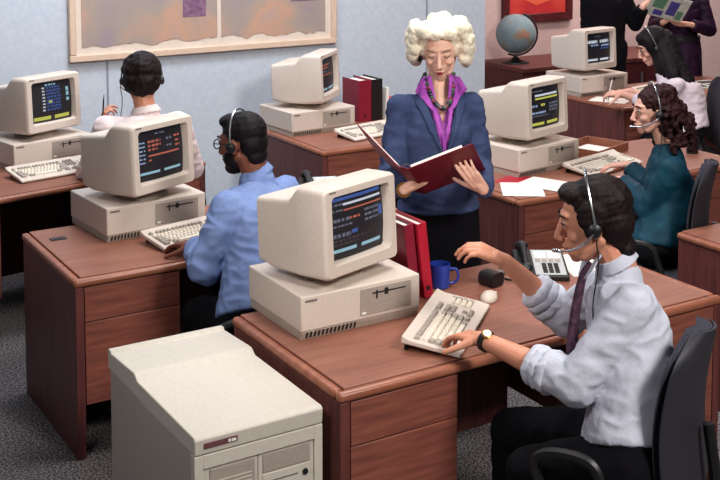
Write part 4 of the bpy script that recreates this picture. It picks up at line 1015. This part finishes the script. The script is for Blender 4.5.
# desk phone
t = thing('desk_phone', 'grey desk phone with a keypad and black handset, in front of the seated man', 'phone', (2.943, 3.425, .7415), -33)
b = NB(); prism(b, [(-.10, 0, 0), (-.10, 0, .022), (-.10, .225, .060), (-.10, .235, .055), (-.10, .235, 0)], (.205, 0, 0)); obj('phone_body', b, 'black', t, .004)
def on_phone(y, e=0): return .022 + y * .038 / .225 + e
def ph(nm, x0, x1, y0, y1, h, m, par=t):
    b = NB(); box(b, x0, x1, y0, y1, 0, 1)
    for v in b.verts: v.co.z = on_phone(v.co.y, h if v.co.z > .5 else -.002)
    return obj(nm, b, m, par, .0006)
MT['phone_grey'] = tex_mat('phone_grey', (176, 178, 180), (188, 190, 192), (80, 80, 80), .5)
fp = ph('face_plate', -.028, .095, .010, .218, .0022, 'phone_grey')
for r_ in range(4):
    for c_ in range(3): ph('key', .004 + c_ * .024, .022 + c_ * .024, .022 + r_ * .021, .037 + r_ * .021, .0055, 'black', fp)
for r_ in range(2):
    for c_ in range(4): ph('line_button', -.018 + c_ * .027, .002 + c_ * .027, .112 + r_ * .014, .121 + r_ * .014, .0050, 'key_grey', fp)
ph('label_card', -.018, .030, .150, .206, .0030, 'paper', fp); ph('label_card', .038, .086, .150, .206, .0030, 'paper', fp)
b = NB(); tube(b, [(-.065, .02, .050), (-.065, .06, .066), (-.065, .16, .092), (-.065, .21, .088)], .014, 10); ell(b, (-.065, .022, .048), (.028, .030, .020)); ell(b, (-.065, .205, .080), (.028, .030, .022)); obj('handset', b, 'black', t)
b = NB(); tube(b, [(-.07, .0, .03), (-.11, -.01, .008), (-.16, .03, .006), (-.13, .12, .006), (-.11, .18, .01)], .004, 6); obj('handset_cord', b, 'black', t)
dup(t, (2.83, 4.98, .7415), -20, 'grey and black desk phone behind the shoulder of the man in the blue shirt')
# amplifier box
t = thing('headset_amplifier', 'small rounded black headset box on the desk right of the beige mouse', 'headset box', (2.743, 3.485, 0.742), 15)
b = NB(); loft_pts(b, [[V((x_.x, y_, x_.z + .028)) for x_ in rrect(.075, .055, .02, 0, 0, 0)] for y_ in (-.02, .05)], True, True); obj('box', b, 'black', t)
b = NB(); rev(b, (.037, .015, .03), (1, 0, 0), [(0, .016), (.03, .016), (.034, .012)], 16); obj('dial', b, 'badge_grey', t)
b = NB(); tube(b, [(.03, .05, .01), (.1, .09, .005), (.16, .08, .005), (.20, .12, .005)], .004, 6); obj('cable', b, 'black', t)
# paper sheets
def sheet(label, pts, z, mat='paper', name='paper_sheet', cat='paper', group=None):
    c = V((sum(p[0] for p in pts) / len(pts), sum(p[1] for p in pts) / len(pts), z))
    b = NB(); prism(b, [V((p[0], p[1], z)) - c for p in pts], (0, 0, .0012)); o = obj(name, b, mat); o.location = c
    return tag(o, label, cat, group)
def rect(cx, cy, w, h, rz):
    a = R(rz); return [(cx + x * math.cos(a) - y * math.sin(a), cy + x * math.sin(a) + y * math.cos(a)) for x, y in ((-w / 2, -h / 2), (w / 2, -h / 2), (w / 2, h / 2), (-w / 2, h / 2))]
sheet('white paper beside the desk phone, under the chin of the man in the striped shirt', rect(3.235, 3.50, .216, .28, -20), Z0)
sheet('red paper peeking out under the loose white sheets on the corner of the desk behind', rect(3.92, 4.72, .216, .28, 20), Z0, 'red_binder')
sheet('white paper lying left on the corner of the desk behind, under another sheet', rect(3.80, 4.60, .216, .28, -35), Z0 + .0016)
sheet('white paper lying on top of the others at the desk corner, edge over the front', rect(3.985, 4.60, .216, .30, 22), Z0 + .0032)
sheet('white sheet under the pen of the long-haired woman', rect(6.10, 6.36, .216, .28, 30), Z0)
# letter tray
t = thing('letter_tray', 'shallow brown wooden tray with papers in it, behind the keyboard of the woman in teal', 'tray', (4.62, 4.90, Z0), 18)
tw, td_ = .36, .28
b = NB(); box(b, 0, tw, 0, td_, 0, .008); obj('tray_floor', b, 'tray_wood', t, .001)
for a in ((0, tw, 0, .010, .008, .05), (0, tw, td_ - .010, td_, .008, .05), (0, .010, .010, td_ - .010, .008, .05), (tw - .010, tw, .010, td_ - .010, .008, .05)):
    b = NB(); box(b, *a); obj('tray_side', b, 'tray_wood', t, .001)
sheet('white papers lying in the brown wooden tray', [(4.62 + x * math.cos(R(18)) - y * math.sin(R(18)), 4.90 + x * math.sin(R(18)) + y * math.cos(R(18))) for x, y in ((.03, .03), (.30, .03), (.31, .25), (.04, .25))], Z0 + .0095)
# black cup by the woman in teal
t = thing('mug', 'black cup on the desk behind the woman in teal', 'mug', (5.228, 4.753, 0.742))
b = NB(); rev(b, (0, 0, 0), (0, 0, 1), [(0, .034), (.09, .038), (.094, .037), (.092, .034), (.01, .031), (.008, 0)], 24); obj('cup', b, 'black', t)
b = NB(); tube(b, [(.034, 0, .075), (.062, 0, .07), (.062, 0, .03), (.034, 0, .02)], .005, 8); obj('handle', b, 'black', t)
# magazine on the back desk, dark tray on the right desk
t = thing('magazine', 'printed magazine lying on the back right desk behind the long-haired woman', 'magazine', (7.22, 6.48, Z0), -8)
b = NB(); box(b, -.20, .20, -.15, .15, 0, .012); obj('pages', b, 'mag_page', t, .001)
for a in ((-.18, -.02, -.12, .12), (.02, .18, -.12, -.02), (.02, .18, .01, .12)):
    b = NB(); box(b, *a, .0121, .0128); obj('picture', b, 'slot', t)
t = thing('phone_book', 'flat dark object on the desk cut by the right edge of the photo', 'book', (4.20, 3.42, Z0), 12)
b = NB(); box(b, 0, .24, 0, .16, .0, .003); box(b, 0, .24, 0, .16, .022, .025); box(b, 0, .24, .157, .16, .003, .022); obj('cover', b, 'slot', t)
b = NB(); box(b, .003, .237, .003, .156, .003, .022); obj('pages', b, 'grey_panel', t)
# small dark dial phone / cap on the left desk edge, desk grommet
t = thing('cable_grommet', 'small dark cable cap near the back left corner of the desk with orange screen text', 'cap', (1.455, 4.99, .740))
b = NB(); box(b, -.02, .05, -.015, .025, 0, .005); obj('cap', b, 'slot', t, .001)
b = NB(); box(b, -.005, .03, -.005, .012, .005, .007); obj('lip', b, 'black', t, .0005)
